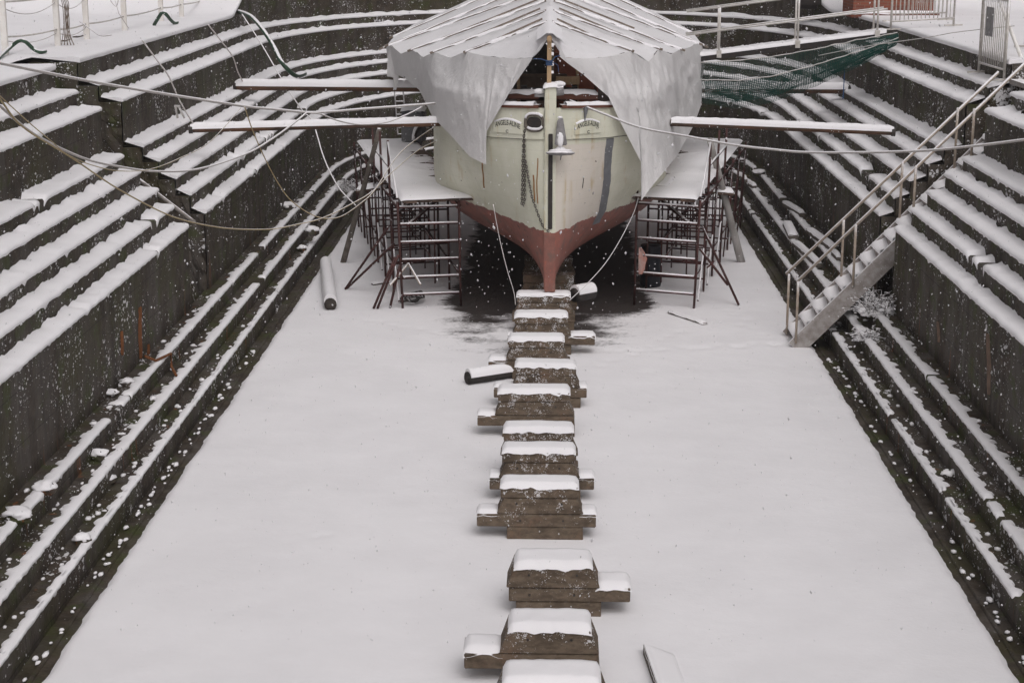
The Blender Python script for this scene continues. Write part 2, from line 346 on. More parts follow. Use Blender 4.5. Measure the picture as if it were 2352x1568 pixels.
for side, nm in ((-1, "left"), (1, "right")):
    ps, ns = straight(side, YN, 28.55, .05); pu, nu = straight(side, YN, YA, .09)
    WALLS[side] = dock_side("dock_wall", "near stepped stone wall on the %s of the dock with snow on its ledges" % nm, ps, ns, pu, nu, [(side, YA)], seed=10 + side * 5)
ps, ns = around(28.56, .07); pu, nu = around(YB)
dock_side("dock_wall", "far stepped stone wall curving round the head of the dock behind the boat", ps, ns, pu, nu, [(-1, YB), (1, YB)], seed=30)
# steep rubble chutes in the two slots of the side walls
for side in (-1, 1):
    rows = []
    for j in range(60):
        t = j / 59; w = 5.97 + (8.78 - 5.97) * t; row = []
        zz = (.72 + t * 60 / 10 * 1.15) if t < .16 else 1.82 + (w - 6.42) * (4.35 - 1.82) / (8.6 - 6.42)
        if t > .96: zz = 4.3 + (t - .96) * 8
        for i in range(22):
            y = YA - .03 + (YB - YA + .06) * i / 21
            row.append((XC + side * (w + .05 * nz(w * 4, y * 4)), y, zz + .10 * fb(w * 3.5 + side, y * 3.2) + .035 * nz(w * 12, y * 12) - .05 * (1 if int(w * 4) % 2 else 0)))
        rows.append(row)
    o = MB().grid(rows).build("stone_chute", RUBBLE, smooth=False)
    tag(o, "rough dark stone chute in the %s wall slot%s" % (("left", "") if side < 0 else ("right", " under the metal stairs")), "stone chute")
# ------------------------------------------------------------------ ground, floor, snow
def ground():
    mb = MB(); OFF = [8.7, 8.9, 9.3, 9.9, 10.6, 11.6, 13, 16, 22, 40, 90, 300]
    def strip(pos, n, offs, lip):
        rows = []
        for i in range(n):
            row = []
            for k, w in enumerate(offs):
                x, y = pos(i, w); z = ztop(x, min(y, 60)) + .055 + .02 * fb(x * .6, y * .6) + .010 * nz(x * 3, y * 3)
                if lip and k == 0: z -= .075
                if lip and k == 1: z -= .03
                row.append((x, y, z))
            rows.append(row)
        mb.grid(rows)
    lipw = [7.925, 7.89, 7.90, 7.94, 8.05, 8.3, 8.7]
    def lips(pos, n, sd):
        rows = []
        for i in range(n):
            row = []; x, y = pos(i, 8); t = x + y; o = .035 * fb(t * 1.7, sd) + .012 * nz(t * 8, sd)
            for k, (w, dz) in enumerate([(7.94, -.02), (7.885 + o, -.03), (7.875 + o, .03), (7.90 + o, .06), (7.99, .07), (8.2, .06), (8.7, .055)]):
                x, y = pos(i, w); row.append((x, y, ztop(x, y) + dz + (.02 * fb(x * .6, y * .6) + .01 * nz(x * 3, y * 3) if k > 3 else 0)))
            rows.append(row)
        mb.grid(rows); mb.add(rows[0], [tuple(range(7))]); mb.add(rows[-1], [tuple(range(7))])
    for side in (-1, 1):
        p, n = straight(side, YN, 28.5, .15); strip(p, n, OFF, False)
        p, n = straight(side, YN, YA, .12); lips(p, n, side)
    p, n = around(28.5, .2); strip(p, n, OFF, False)
    p, n = around(YB, .15); lips(p, n, 3)
    tag(mb.build("ground", SNOW, smooth=True), kind="structure")
ground()
mb = MB()
mb.add([(-320, -320, -.9), (320, -320, -.9), (320, 320, -.9), (-320, 320, -.9)], [(0, 1, 2, 3)])
tag(mb.build("terrain", SNOW), kind="structure")
mb = MB(); p, n = around(YN, .5); rows = [[(p(i, 5.0)[0] * k + XC * (1 - k), p(i, 5.0)[1], -.062) for k in (1, .96, .9, .5, 0)] for i in range(n)]
mb.grid(rows)
for side in (-1, 1):          # low kerb in the side gutter
    pts = frange(YN, 46, .6); mb.tube([(XC + side * (4.80 + .006 * nz(y)), y, -.052 + .004 * nz(y * 3)) for y in pts], .024, 6)
tag(mb.build("dock_floor", WET), kind="structure")
rs_ = random.Random(21); STEPS = []
for (x0, y0, x1, y1, n) in ((1.0, 28.0, 3.9, 28.5, 16), (3.9, 28.5, 3.2, 31.5, 9), (-1.2, 28.6, -3.4, 30.2, 10), (.9, 27.0, 2.4, 29.8, 9)):
    for k in range(n):
        t_ = k / (n - 1); STEPS.append((x0 + (x1 - x0) * t_ + rs_.uniform(-.12, .12), y0 + (y1 - y0) * t_ + rs_.uniform(-.1, .1), rs_.uniform(.07, .11)))
STEPS += [(-2.75, 18.9, .05), (-2.62, 18.95, .05), (2.0, 13.6, .05), (2.1, 13.7, .05)]
def floor_snow():
    mb = MB(); rows = []; cov = []
    ys = frange(6, 24, .075) + frange(24.06, 34, .06) + frange(34.2, 53, .2)
    for y in ys:
        row = []; nxx = 170
        for i in range(nxx + 1):
            u = -1 + 2 * i / nxx; u = u * (1.15 - .15 * u * u) if False else u
            W = 4.74 if y < YAPSE else 4.74 * math.sqrt(max(0, 1 - ((y - YAPSE) / 8.6) ** 2)); x = XC + u * W
            e = (W - abs(x - XC)) - .07 - .045 * fb(y * 1.4, u > 0) - .02 * nz(y * 6, u > 0)
            t = .058 + .016 * fb(x * .5, y * .4) + .004 * nz(x * 3, y * 3)
            t *= sm(0, .07, e); t -= .05 * sm(.02, -.06, e)
            # sheltered ground round and under the hull
            dd = max(0, abs(x) - 1.35)
            bare = sm(30.2, 32.2, y + .35 * nz(x * 1.3, y)) * sm(.9, 0, dd + .30 * fb(x * 1.3, y * 1.8, 4) + .12 * nz(x * 5, y * 8))
            halo = sm(25.8, 29.4, y) * sm(3.2, .5, abs(x + .15)) * sm(34, 31, y)
            cv = 1.15 - 1.5 * bare - halo * (.72 + .7 * fb(x * .9, y * 1.6, 2)); cov.append(max(-.4, min(1.3, cv)))
            t = t * (1 - .8 * max(bare, .5 * halo)) if t > 0 else t
            for (fx, fy, fr) in STEPS:
                if abs(y - fy) < .3 and abs(x - fx) < .3: t -= .020 * math.exp(-((x - fx) ** 2 + ((y - fy) * .8) ** 2) / (fr * fr))
            row.append((x, y, t - .042))
        rows.append(row)
    mb.grid(rows); o = tag(mb.build("snow_sheet", FLOORSNOW, smooth=True), kind="structure"); o.data.attributes.new("cover", 'FLOAT', 'POINT').data.foreach_set("value", cov)
floor_snow()
# ------------------------------------------------------------------ snow pads on quadrilaterals
def pad(mb, quad, th, ov=.02, nu=14, nv=6, seed=0., power=5, lip=.02):
    a, b, c, d = [V(q) for q in quad]; rows = []
    for j in range(nv + 1):
        row = []; v = j / nv
        for i in range(nu + 1):
            u = i / nu; uu = u * 2 - 1; vv = v * 2 - 1
            p = (a * (1 - u) + b * u) * (1 - v) + (d * (1 - u) + c * u) * v
            eu = (b - a).normalized() * ov * uu ** 3; ev = (d - a).normalized() * ov * vv ** 3
            k = (1 - abs(uu) ** power * .95) * (1 - abs(vv) ** (power - 1) * .95); k = max(0, k) ** .5
            e = max(abs(uu), abs(vv)) > .999
            nn = 1 + .22 * fb(p.x * 3 + seed, p.y * 3, p.z * 3) + .1 * nz(p.x * 11, p.y * 11, seed)
            row.append(p + (eu + ev) * (1 if not e else .8) + V((0, 0, th * k * nn - (lip * (1 + (.7 if j == 0 else .3) + (1.6 if j == 0 else .9) * nz(p.x * 9 + seed, p.y * 9) + (2.5 * max(0, nz(p.x * 13, seed + 4) - .25) if j == 0 else 0)) if e else 0))))
        rows.append(row)
    mb.grid(rows); return mb
# ------------------------------------------------------------------ rust on the walls
def onx(x, y, X):
    d = sight(x, y); return V((0, 0, CAM_Z)) + d * (X / d.x)
RUSTW = m_plain("wall_rust", (.20, .075, .025), (.11, .045, .02), 9, .9, .2, stretch=(3, 3, .5)); PALER = m_plain("pale_rust_run", (.20, .135, .10), (.12, .085, .065), 9, .9, .2, stretch=(3, 3, .5))
def streak(side, px, y0, y1, w0, mat, seed):
    X = XC + side * (5.85 - .035); rows = []
    for k in range(25):
        t = k / 24; p = onx(px + 2 * (t - .5), y0 + (y1 - y0) * t, X); w = w0 * (.25 + .75 * math.sin(math.pi * min(1, t * .8 + .12))) * (1 + .5 * nz(t * 9, seed)); p.y += .03 * nz(t * 3, seed); rows.append([p + V((side * .03, -w, 0)), p, p + V((side * .03, w, 0))])
    return MB().grid(rows).build("rust_streak", mat, WALLS[side], recalc=False)
streak(-1, 326, 704, 822, .10, RUSTW, 1); streak(-1, 284, 760, 815, .06, RUSTW, 2); streak(-1, 345, 790, 828, .05, RUSTW, 4); streak(1, 2266, 765, 905, .10, PALER, 3); streak(1, 2152, 738, 785, .07, PALER, 5)
pp = [onz(334, 818, .95), onz(358, 828, .80), onz(392, 812, .80), onz(394, 842, .62), onz(405, 862, .56)]
tag(MB().tube(pp, .022, 7).build("rusty_pipe", RUSTW, smooth=True), "bent rusty pipe lying at the foot of the near left wall", "pipe")
# ------------------------------------------------------------------ keel blocks
def keel_block(y, x0, x1, label, zt=.66, cap=True, dep=.32, armL=0, armR=0, seed=0, tilt=0, sn=.075, flare=.07, snow=True):
    xm = (x0 + x1) / 2; t = thing("keel_block", label, "keel block", (xm, y + dep / 2, 0), "timber keel blocks along the dock floor")
    r = random.Random(seed); zb = .17; za = .32; zc = zt - .14 if cap else zt
    y1 = y + dep
    j = lambda s=.012: r.uniform(-s, s)
    MB().prism([(x0 + .06 + j(), 0), (x1 + flare + j(), 0), (x1 + flare + j(), zb - .004), (x0 + .06 + j(), zb - .004)], y + j(), y1).build("base_timber", BLOCK, t, bevel=.008)
    MB().prism([(x0 - armL - .02, zb), (x1 + armR + .04, zb + j(.006)), (x1 + armR + .04, za), (x0 - armL - .02, za + j(.006))], y + .003 + j(.006), y1 - .02).build("cross_timber", BLOCK, t, bevel=.008)
    f = .045
    MB().prism([(x0 - .02 - f * .6, za + .004), (x1 + .02 + f, za + .004), (x1 - .02, zc - .003), (x0 + .035, zc - .003)], y + .006 + j(.005), y1 - .01).build("body_timber", BLOCK, t, bevel=.008)
    if cap: MB().prism([(x0, zc), (x1, zc + tilt), (x1, zt + tilt), (x0, zt)], y, y1).build("cap_timber", BLOCK, t, bevel=.012)
    hb = MB()
    for xx in (x0 + .2, x1 - .18):
        for zz in ((za + zc) / 2 + .03, (zb + za) / 2):
            cx = xx + j(.03); n = 10; yy = y + .004
            hb.tube([(cx, yy - .006, zz), (cx, yy + .03, zz)], .013, n)
    hb.build("bolt_hole", DARKI, t)
    if snow:
        mb = MB(); xa, xb = (x0, x1) if cap else (x0 + .04, x1 - .02)
        pad(mb, [(xa, y, zt), (xb, y, zt + tilt), (xb, y1, zt + tilt), (xa, y1, zt)], sn, .014, 26, 10, seed, 11)
        mb.build("top_snow", SNOW, t, smooth=True)
        for L, xa, xb in ((armL, x0 - armL - .02, x0 - .03), (armR, x1 + .03, x1 + armR + .04)):
            if L > .07:
                mb = MB(); pad(mb, [(xa, y + .012, za), (xb, y + .012, za), (xb, y1 - .02, za), (xa, y1 - .02, za)], sn * .9, .018, 10, 7, seed + 3); mb.build("arm_snow", SNOW, t, smooth=True)
    return t
KB = [ # y, x0, x1, cap, zt, armL, armR, label
 (29.38, -.60, .34, True, .66, .06, .05, "keel block carrying the foot of the boat's stem"),
 (27.70, -.60, .28, True, .66, .10, .42, "capped keel block just in front of the stem, long timber on its right"),
 (26.05, -.66, .21, True, .66, .30, .06, "capped keel block third in the row out from the boat, timber sticking out left"),
 (24.42, -.52, .38, True, .66, .30, .12, "keel block with a tilted cap beside a dark fallen log"),
 (22.95, -.73, .27, True, .66, .27, .03, "wide capped keel block with a long left arm, nearer than the dark log"),
 (21.09, -.60, .30, True, .66, .0, .0, "keel block with only its dark cap showing, close behind another block"),
 (20.18, -.59, .31, True, .66, .14, .20, "capped keel block with short arms on both sides, close in front of a dark cap"),
 (18.84, -.57, .33, True, .66, .26, .17, "tall capped keel block with a whole bare front, before the gap in the row"),
 (16.57, -.40, .46, False, .55, .0, .34, "uncapped keel block with a single arm on the right, after the gap in the row"),
 (14.92, -.42, .41, False, .56, .36, .0, "uncapped keel block with a single arm on the left, second from the bottom edge"),
 (13.72, -.44, .47, False, .57, .0, .0, "nearest keel block, cut off by the bottom edge of the photo"),
]
for i, (y, x0, x1, cp, zt, aL, aR, lb) in enumerate(KB):
    keel_block(y, x0, x1, lb, zt, cp, .34 if cp else .44, aL, aR, seed=i * 3 + 1, tilt=(-.02 if i == 3 else 0), sn=(.066 if i > 7 else .052) if i else .03)
for i, y in enumerate((31.1, 32.8)):
    keel_block(y, -.52, .42, ("shadowed keel block under the hull behind the stem", "shadowed keel block under the hull, second behind the stem")[i], .66, True, .34, 0, 0, seed=40 + i, snow=False)
# ------------------------------------------------------------------ boat
YS = 29.53
ZK = .70
def zrail(s): return 3.92 - .080 * s + .0035 * s * s
def bd(s): return .10 + 2.42 * (1 - math.exp(-(max(s, 0) / 1.42) ** .80)) * (1 - .45 * sm(11, 16, s))
def hb(s, z):
    u = max(0, min(1, (z - ZK - .08) / (zrail(s) - ZK - .08))); k = sm(0, 4, s)
    p = 1.0 + 1.2 * k; ub = .86 - .36 * k
    g = 1 - (1 - min(1, u / ub)) ** p
    return .09 + (bd(s) - .09) * g
def hp(sgn, s, z, off=0.):
    e = .01; b = hb(s, z); n = V((1, -(hb(s + e, z) - b) / e, -(hb(s, z + e) - b) / e)); n.normalize()
    return V((sgn * (b + off * n.x) - .03, YS + s + off * n.y, z + off * n.z))
def s_at(sgn, px, z):                          # station where the hull side shows at a given sight line
    a, b = 0.0, 5.0
    for _ in range(40):
        c = (a + b) / 2; x = proj(hp(sgn, c, z))[0]
        if (x - px) * sgn < 0: a = c
        else: b = c
    return a
boat = thing("wooden_boat", "old cream and red wooden sailing boat propped bow-on in the dry dock", "boat", (-.03, YS + 8, ZK))
SS = [0, .02, .06, .12, .2, .3, .42, .56, .72, .9, 1.1, 1.35, 1.6, 1.9, 2.2, 2.6, 3, 3.5, 4, 4.6, 5.2, 6, 7, 8, 9, 10, 11, 12, 13, 14, 15, 16]
mb = MB()
for sgn in (-1, 1):
    mb.grid([[hp(sgn, s, ZK + (3.42 - .04 * s - ZK) * k / 40) for k in range(41)] for s in SS])
mb.grid([[V((-.03 + (hb(16, z) * t), YS + 16, z)) for t in (-1, 0, 1)] for z in frange(ZK, 2.9, .3)])
mb.build("hull", HULL, boat, smooth=True)
mb = MB()                                       # bulwark planking stands proud of the hull
for sgn in (-1, 1):
    def brow(s):
        z0 = 3.385 - .04 * s; z1 = zrail(s)
        return [hp(sgn, s, z0, .0), hp(sgn, s, z0, .035)] + [hp(sgn, s, z0 + (z1 - z0) * k / 6, .035) for k in range(1, 7)] + [hp(sgn, s, z1, -.05), hp(sgn, s, z0 + .1, -.05)]
    mb.grid([brow(s) for s in SS])
mb.build("bulwark", HULL, boat, smooth=False)
mb = MB()
for sgn in (-1, 1):
    mb.grid([[hp(sgn, s, zrail(s) + dz, of) for of, dz in ((.035, .0), (.075, .004), (.075, .06), (-.10, .06), (-.10, .0))] for s in SS[1:]])
mb.build("cap_rail", RAILW, boat)
mb = MB()                                       # snow lying on the rail by the stem
for sgn, s0, s1 in ((-1, .05, .75), (1, .05, .9)):
    mb.grid([[hp(sgn, s, zrail(s) + .06 + dz, of) for of, dz in ((.078, -.01), (.07, .03), (.0, .05 + .02 * nz(s * 9)), (-.06, .04), (-.1, 0))] for s in frange(s0, s1, .05)])
mb.build("rail_snow", SNOW, boat, smooth=True)
# black gap under the bulwark
mb = MB()
for sgn, s0, s1 in ((-1, .12, 2.2), (1, .12, 1.5)):
    mb.grid([[hp(sgn, s, 3.385 - .04 * s - .016, .006), hp(sgn, s, 3.385 - .04 * s - .002, .012)] for s in frange(s0, s1, .08)])
mb.build("plank_seam", DARKI, boat)
# stem and keel
mb = MB(); mb.prism([(-.125, ZK - .0), (.075, ZK), (.075, 4.30), (-.125, 4.30)], YS - .10, YS + .18)
st = mb.build("stem_post", HULL, boat, bevel=.02)
MB().box((-.02, YS - .115, 2.66), (.075, .03, 1.66)).build("stem_iron", DARKI, boat, bevel=.008)
MB().box((-.03, YS + 7.8, ZK + .06), (.2, 15.6, .2)).build("keel", HULL, boat)
mb = MB(); pad(mb, [(-.14, YS - .12, 4.30), (.09, YS - .12, 4.30), (.09, YS + .2, 4.30), (-.14, YS + .2, 4.30)], .06, .02, 8, 8); mb.build("stemhead_snow", SNOW, boat, smooth=True)
mb = MB(); mb.tube([(.02, YS + .02, 4.22), (.20, YS + .02, 4.24)], .10, 14); mb.box((-.22, YS + .1, 4.14), (.16, .12, .07))
bf = mb.build("bow_roller", GALV, boat, smooth=False)
MB().blob((.12, YS + .02, 4.335), (.12, .11, .05), 3).build("roller_snow", SNOW, bf, smooth=True); MB().blob((-.22, YS + .08, 4.20), (.10, .08, .05), 5).build("cleat_snow", SNOW, bf, smooth=True)
# deck and everything on it that the open tent shows
mb = MB(); mb.grid([[V((-.03 + sg * max(.02, hb(s, zrail(s)) - .06), YS + s, zrail(s) - .42)) for sg in (-1, 1)] for s in SS[3:]]); mb.build("deck", PLANK, boat)
mb = MB(); mb.box((.44, YS + 3.0, 4.10), (.82, 1.6, 1.3)); cb = mb.build("deckhouse", CABIN, boat, bevel=.02)
mb = MB()
for x in (.08, .46, .80): mb.box((x, YS + 2.19, 4.1), (.05, .03, 1.2))
mb.build("panel_strip", RAILW, cb)
mb = MB(); mb.tube([(-.55, YS + 1.15, 4.05), (.45, YS + 1.15, 4.05)], .12, 14); mb.box((-.5, YS + 1.15, 3.95), (.1, .3, .5)); mb.box((.4, YS + 1.15, 3.95), (.1, .3, .5)); mb.build("windlass", DARKI, boat)
mb = MB(); mb.box((.28, YS + 1.3, 4.28), (.42, .2, .13)); mb.build("hatch_board", PINE, boat)
# bow hardwood fairleads beside the stem, with snow
mb = MB(); mb.box((-.5, YS + .75, 4.06), (.55, .2, .12)); mb.box((.42, YS + .72, 4.06), (.75, .22, .13)); fl = mb.build("knight_head", RAILW, boat, bevel=.02)
mb = MB(); pad(mb, [(-.78, YS + .64, 4.12), (-.22, YS + .64, 4.12), (-.22, YS + .86, 4.12), (-.78, YS + .86, 4.12)], .05, .01); pad(mb, [(.05, YS + .6, 4.125), (.8, YS + .6, 4.125), (.8, YS + .84, 4.125), (.05, YS + .84, 4.125)], .05, .01, seed=2); mb.build("timber_snow", SNOW, fl, smooth=True)
# hawse opening left of the stem
mb = MB(); c0, c1 = 1211, 1249; ring = []
def hawse(px, py, off):
    z = 3.66 + (276 - py) / 3920 * 30.; return hp(-1, s_at(-1, px, z), z, off)
N = 22; outer = []; inner = []
for k in range(N):
    a = 2 * math.pi * k / N; ca = math.copysign(abs(math.cos(a)) ** .7, math.cos(a)); sa = math.copysign(abs(math.sin(a)) ** .8, math.sin(a))
    inner.append(hawse(1229 + 16 * ca, 275 + 13 * sa, .045)); outer.append(hawse(1229 + 20 * ca, 275 + 18 * sa, .038))
mb.add(inner, [tuple(range(N))]); mb.build("hawse_hole", DARKI, boat)
mb = MB(); mb.tube([p + V((0, -.012, 0)) for p in outer] + [outer[0] + V((0, -.012, 0))], .026, 8, False); hr = mb.build("hawse_rim", OLDW, boat, smooth=True)
mb = MB(); mb.tube([p + V((0, -.02, .024)) for p in outer[12:21]], .026, 8); mb.tube([p + V((0, -.03, .03)) for p in outer[2:9]], .024, 8); mb.build("rim_snow", SNOW, hr, smooth=True)
# grey tape down the starboard bow
def strip(sgn, pts, w, off, name, mat, parent=boat):
    rows = []
    for (px, z), (qx, q) in zip(pts[:-1], pts[1:]):
        for k in range(8):
            t = k / 8; zz = z + (q - z) * t; xx = px + (qx - px) * t + 1.1 * nz(zz * 6, px); s = s_at(sgn, xx, zz)
            e = w / 2 * (1 + .15 * nz(zz * 9, 3)); rows.append([hp(sgn, s_at(sgn, xx - e, zz), zz, off), hp(sgn, s, zz, off + .002), hp(sgn, s_at(sgn, xx + e, zz), zz, off)])
    return MB().grid(rows).build(name, mat, parent)
strip(1, [(1401, 3.33), (1396, 2.95), (1393, 2.45), (1383, 1.93), (1366, 1.62)], 17, .006, "sealing_tape", LEAD)
strip(-1, [(1108, 2.85), (1110, 2.6), (1113, 2.30)], 3.0, .006, "rust_run", RUSTM)
strip(-1, [(1236, 3.05), (1233, 2.6), (1236, 2.2)], 2.6, .006, "rust_run", RUSTM)
strip(-1, [(1226, 2.75), (1227, 2.45), (1229, 2.25)], 3.4, .006, "rust_run", RUSTM)
strip(1, [(1340, 2.66), (1337, 2.45)], 1.6, .006, "scuff_mark", DARKI)
# name boards and names
def name_board(sgn, px, zc, wpx):
    W = []; lo = s_at(sgn, px - sgn * wpx / 2, zc); hi = s_at(sgn, px + sgn * wpx / 2, zc)
    L = [(lo, 0.)]; prev = hp(sgn, lo, zc, .05)
    for k in range(1, 61):
        s = lo + (hi - lo) * k / 60; p = hp(sgn, s, zc, .05); L.append((s, L[-1][1] + (p - prev).length)); prev = p
    tot = L[-1][1]
    def S_of(a):
        a = min(max(a, 0), tot)
        for (s0, a0), (s1, a1) in zip(L[:-1], L[1:]):
            if a <= a1: return s0 + (s1 - s0) * (a - a0) / max(1e-9, a1 - a0)
        return hi
    arch = lambda a: .075 * math.sin(math.pi * min(1, max(0, a / tot)))
    rows = []
    for k in range(25):
        a = tot * k / 24; s = S_of(a); zt = zc + .06 + arch(a); zb = zc - .10
        rows.append([hp(sgn, s, zb, .03), hp(sgn, s, zb, .055), hp(sgn, s, zt, .055), hp(sgn, s, zt, .03)])
    bo = MB().grid(rows).build("name_board", HULL, boat)
    sn = MB().grid([[hp(sgn, S_of(tot * k / 24), zc + .06 + arch(tot * k / 24) + dz, of) for of, dz in ((.06, -.006), (.062, .018), (.03, .03))] for k in range(1, 24)]).build("board_snow", SNOW, bo, smooth=True)
    for txt, h, z0, wid in (("ANGELE-ALINE", .085, -.035, .84), ("C", .05, -.095, .09)):
        cu = bpy.data.curves.new("lettering", 'FONT'); cu.body = txt; cu.size = h * 1.42; cu.offset = .0022; to = bpy.data.objects.new("lettering", cu); COL.objects.link(to)
        me = bpy.data.meshes.new_from_object(to.evaluated_get(bpy.context.evaluated_depsgraph_get())); COL.objects.unlink(to); bpy.data.objects.remove(to)
        bm = bmesh.new(); bm.from_mesh(me); bmesh.ops.triangulate(bm, faces=bm.faces[:]); bmesh.ops.subdivide_edges(bm, edges=bm.edges[:], cuts=1)
        xs = [v.co.x for v in bm.verts]; x0, x1 = min(xs), max(xs); out = MB()
        vs = []
        for v in bm.verts:
            a = tot * .5 + ((v.co.x - x0) / (x1 - x0) - .5) * tot * wid; aa = a if sgn > 0 else tot - a
            vs.append(hp(sgn, S_of(aa), zc + z0 + v.co.y + arch(aa) * (1 if wid > .5 else 0), .0585))
        out.add(vs, [tuple(q.index for q in f.verts) for f in bm.faces]); bm.free()
        out.build("lettering", INK, bo)
name_board(-1, 1171, 3.56, 66); name_board(1, 1346, 3.56, 58)
# bracket on the starboard rail
MB().add([hp(1, s_at(1, 1336, 3.9), 3.93, .06), hp(1, s_at(1, 1345, 3.9), 3.93, .06), hp(1, s_at(1, 1338, 3.7), 3.68, .06), hp(1, s_at(1, 1336, 3.9), 3.93, .10), hp(1, s_at(1, 1345, 3.9), 3.93, .10), hp(1, s_at(1, 1338, 3.7), 3.68, .08)], [(0, 1, 2), (3, 5, 4), (0, 3, 4, 1), (1, 4, 5, 2), (2, 5, 3, 0)]).build("rail_bracket", LEAD, boat)
# anchor
an = thing("anchor", "grey snow-topped anchor hanging beside the stem", "anchor", (.16, YS - .22, 3.05))
ac = ony(1287, 350, YS - .22)
mb = MB(); mb.add([ac + V((-.055, -.02, .56)), ac + V((.04, -.02, .60)), ac + V((.12, -.03, .12)), ac + V((-.10, -.03, .12)), ac + V((-.055, .06, .56)), ac + V((.04, .06, .60)), ac + V((.12, .07, .12)), ac + V((-.10, .07, .12))], [(0, 1, 2, 3), (7, 6, 5, 4), (0, 4, 5, 1), (1, 5, 6, 2), (2, 6, 7, 3), (3, 7, 4, 0)])
mb.build("shank", GALV, an, bevel=.015)
prof = [(.0, .10), (.05, .095), (.10, .05), (.20, .02), (.25, -.005), (.252, -.02), (.20, -.045), (.0, -.06)]
mb = MB(); mb.grid([[ac + V((r * math.cos(a), .45 * r * math.sin(a) - r * .0, z - .12 * r * math.sin(a) * .4)) for a in [2 * math.pi * k / 28 for k in range(29)]] for r, z in prof]); mb.build("fluke", GALV, an, smooth=True)
MB().blob(ac + V((.0, -.01, .035)), (.20, .085, .028), 2).build("fluke_snow", SNOW, an, smooth=True); MB().blob(ac + V((.0, -.035, .22)), (.055, .02, .14), 9, rough=.5).build("shank_snow", SNOW, an, smooth=True); MB().blob(ac + V((-.01, 0, .6)), (.045, .04, .02), 4).build("head_snow", SNOW, an, smooth=True)
MB().tube([ac + V((.02, .03, -.04)), ac + V((.0, .02, -.14))], [.015, .008], 6).build("tip", GALV, an)
# chains
def chain(name, label, pts, group=None):
    L = [V(p) for p in pts]; d = [0.]
    for a, b in zip(L[:-1], L[1:]): d.append(d[-1] + (b - a).length)
    mb = MB(); step = .044; n = int(d[-1] / step)
    for k in range(n):
        a = (k + .5) * step; i = max(j for j in range(len(d)) if d[j] <= a); i = min(i, len(L) - 2); t = (a - d[i]) / (d[i + 1] - d[i]); c = L[i].lerp(L[i + 1], t); tan = (L[i + 1] - L[i]).normalized()
        sd = tan.cross(V((0, -1, 0))).normalized() if k % 2 == 0 else V((0, -1, 0))
        ring = [c + tan * (.031 * math.cos(q)) + sd * (.017 * math.sin(q)) for q in [2 * math.pi * j / 10 for j in range(11)]]
        mb.tube(ring, .0068, 5, False)
    return tag(mb.build(name, CHAIN, smooth=True), label, "chain", group)
def hull_line(sgn, pp, off=.045): return [hp(sgn, s_at(sgn, x, z), z, off) for x, z in pp]
chain("anchor_chain", "doubled iron chain hanging straight down from the hawse hole", hull_line(-1, [(1210, 3.62), (1206, 3.4), (1204, 3.0), (1204, 2.6), (1203, 2.22), (1206, 2.19), (1209, 2.3), (1209, 2.7), (1208, 3.1), (1207, 3.4)]))
chain("bow_chain", "thin chain slanting across the bow to a shackle low on the stem", hull_line(-1, [(1210, 3.0), (1217, 2.7), (1226, 2.35), (1240, 2.06), (1254, 1.86)]) + [V((-.04, YS - .15, 1.79))])
# ------------------------------------------------------------------ tent over the boat
tent = thing("boat_tent", "white tarpaulin tent with wooden battens over the boat, loaded with snow", "tarpaulin tent", (-.05, YS, 4.3))
def ridge(y): return V((-.05 + .0 * y, y, 5.15 + .06 * (y - 29.5)))
EL = [(1243, 104, 29.48), (1223, 137, 29.6), (1186, 139, 29.9), (1148, 137, 30.2), (1110, 132, 30.7), (1071, 123, 31.2), (1035, 137, 32.1), (997, 123.5, 33.1), (972, 135, 34), (947, 118, 35), (921, 127, 36.1), (896, 106, 37.3), (884, 112, 39.8)]
ER = [(1281, 100, 29.48), (1300, 137, 29.6), (1338, 139, 29.9), (1376, 137, 30.2), (1414, 131, 30.7), (1450, 121, 31.2), (1490, 146, 32.1), (1513, 116, 33.1), (1540, 128, 34), (1563, 117, 35), (1584, 112, 36.1), (1602, 103, 37.3), (1614, 107, 39.8)]
RY = [29.45, 29.46, 29.5, 29.6, 30.1, 31.2, 32.1, 33.1, 34, 35, 36.1, 37.3, 39.8]
def eave(E):
    P = [ony(*e) for e in E]; q = P[-1]; P += [q + V((0, 2.5, .1)), q + V((-.2 * (1 if q.x > 0 else -1), 5.5, .2))]; return P
ry = RY + [42.3, 45.3]; eL, eR = eave(EL), eave(ER)
mb = MB()
for E in (eL, eR):
    rows = []
    for k in range(len(E) - 1):
        for q in range(4 if k < len(E) - 2 else 5):
            t = q / 4; e = E[k].lerp(E[k + 1], t); r = ridge(ry[k] + (ry[k + 1] - ry[k]) * t); row = []
            for i in range(19):
                u = i / 18; p = r.lerp(e, u); sag = -.05 * math.sin(math.pi * u) * (0.4 + .6 * (1 if k % 2 else .5)); p = p + V((0, 0, sag + .035 * fb(p.x * 2.2, p.y * 2.2) + .02 * nz(p.x * 7, p.y * 7) + .03)); row.append(p)
            rows.append(row)
    mb.grid(rows)
mb.build("roof_sheet", ROOF, tent, smooth=True)
bat = [(5, 0), (7, 0), (9, 0), (11, 0), (12, 0), (13, 0)]
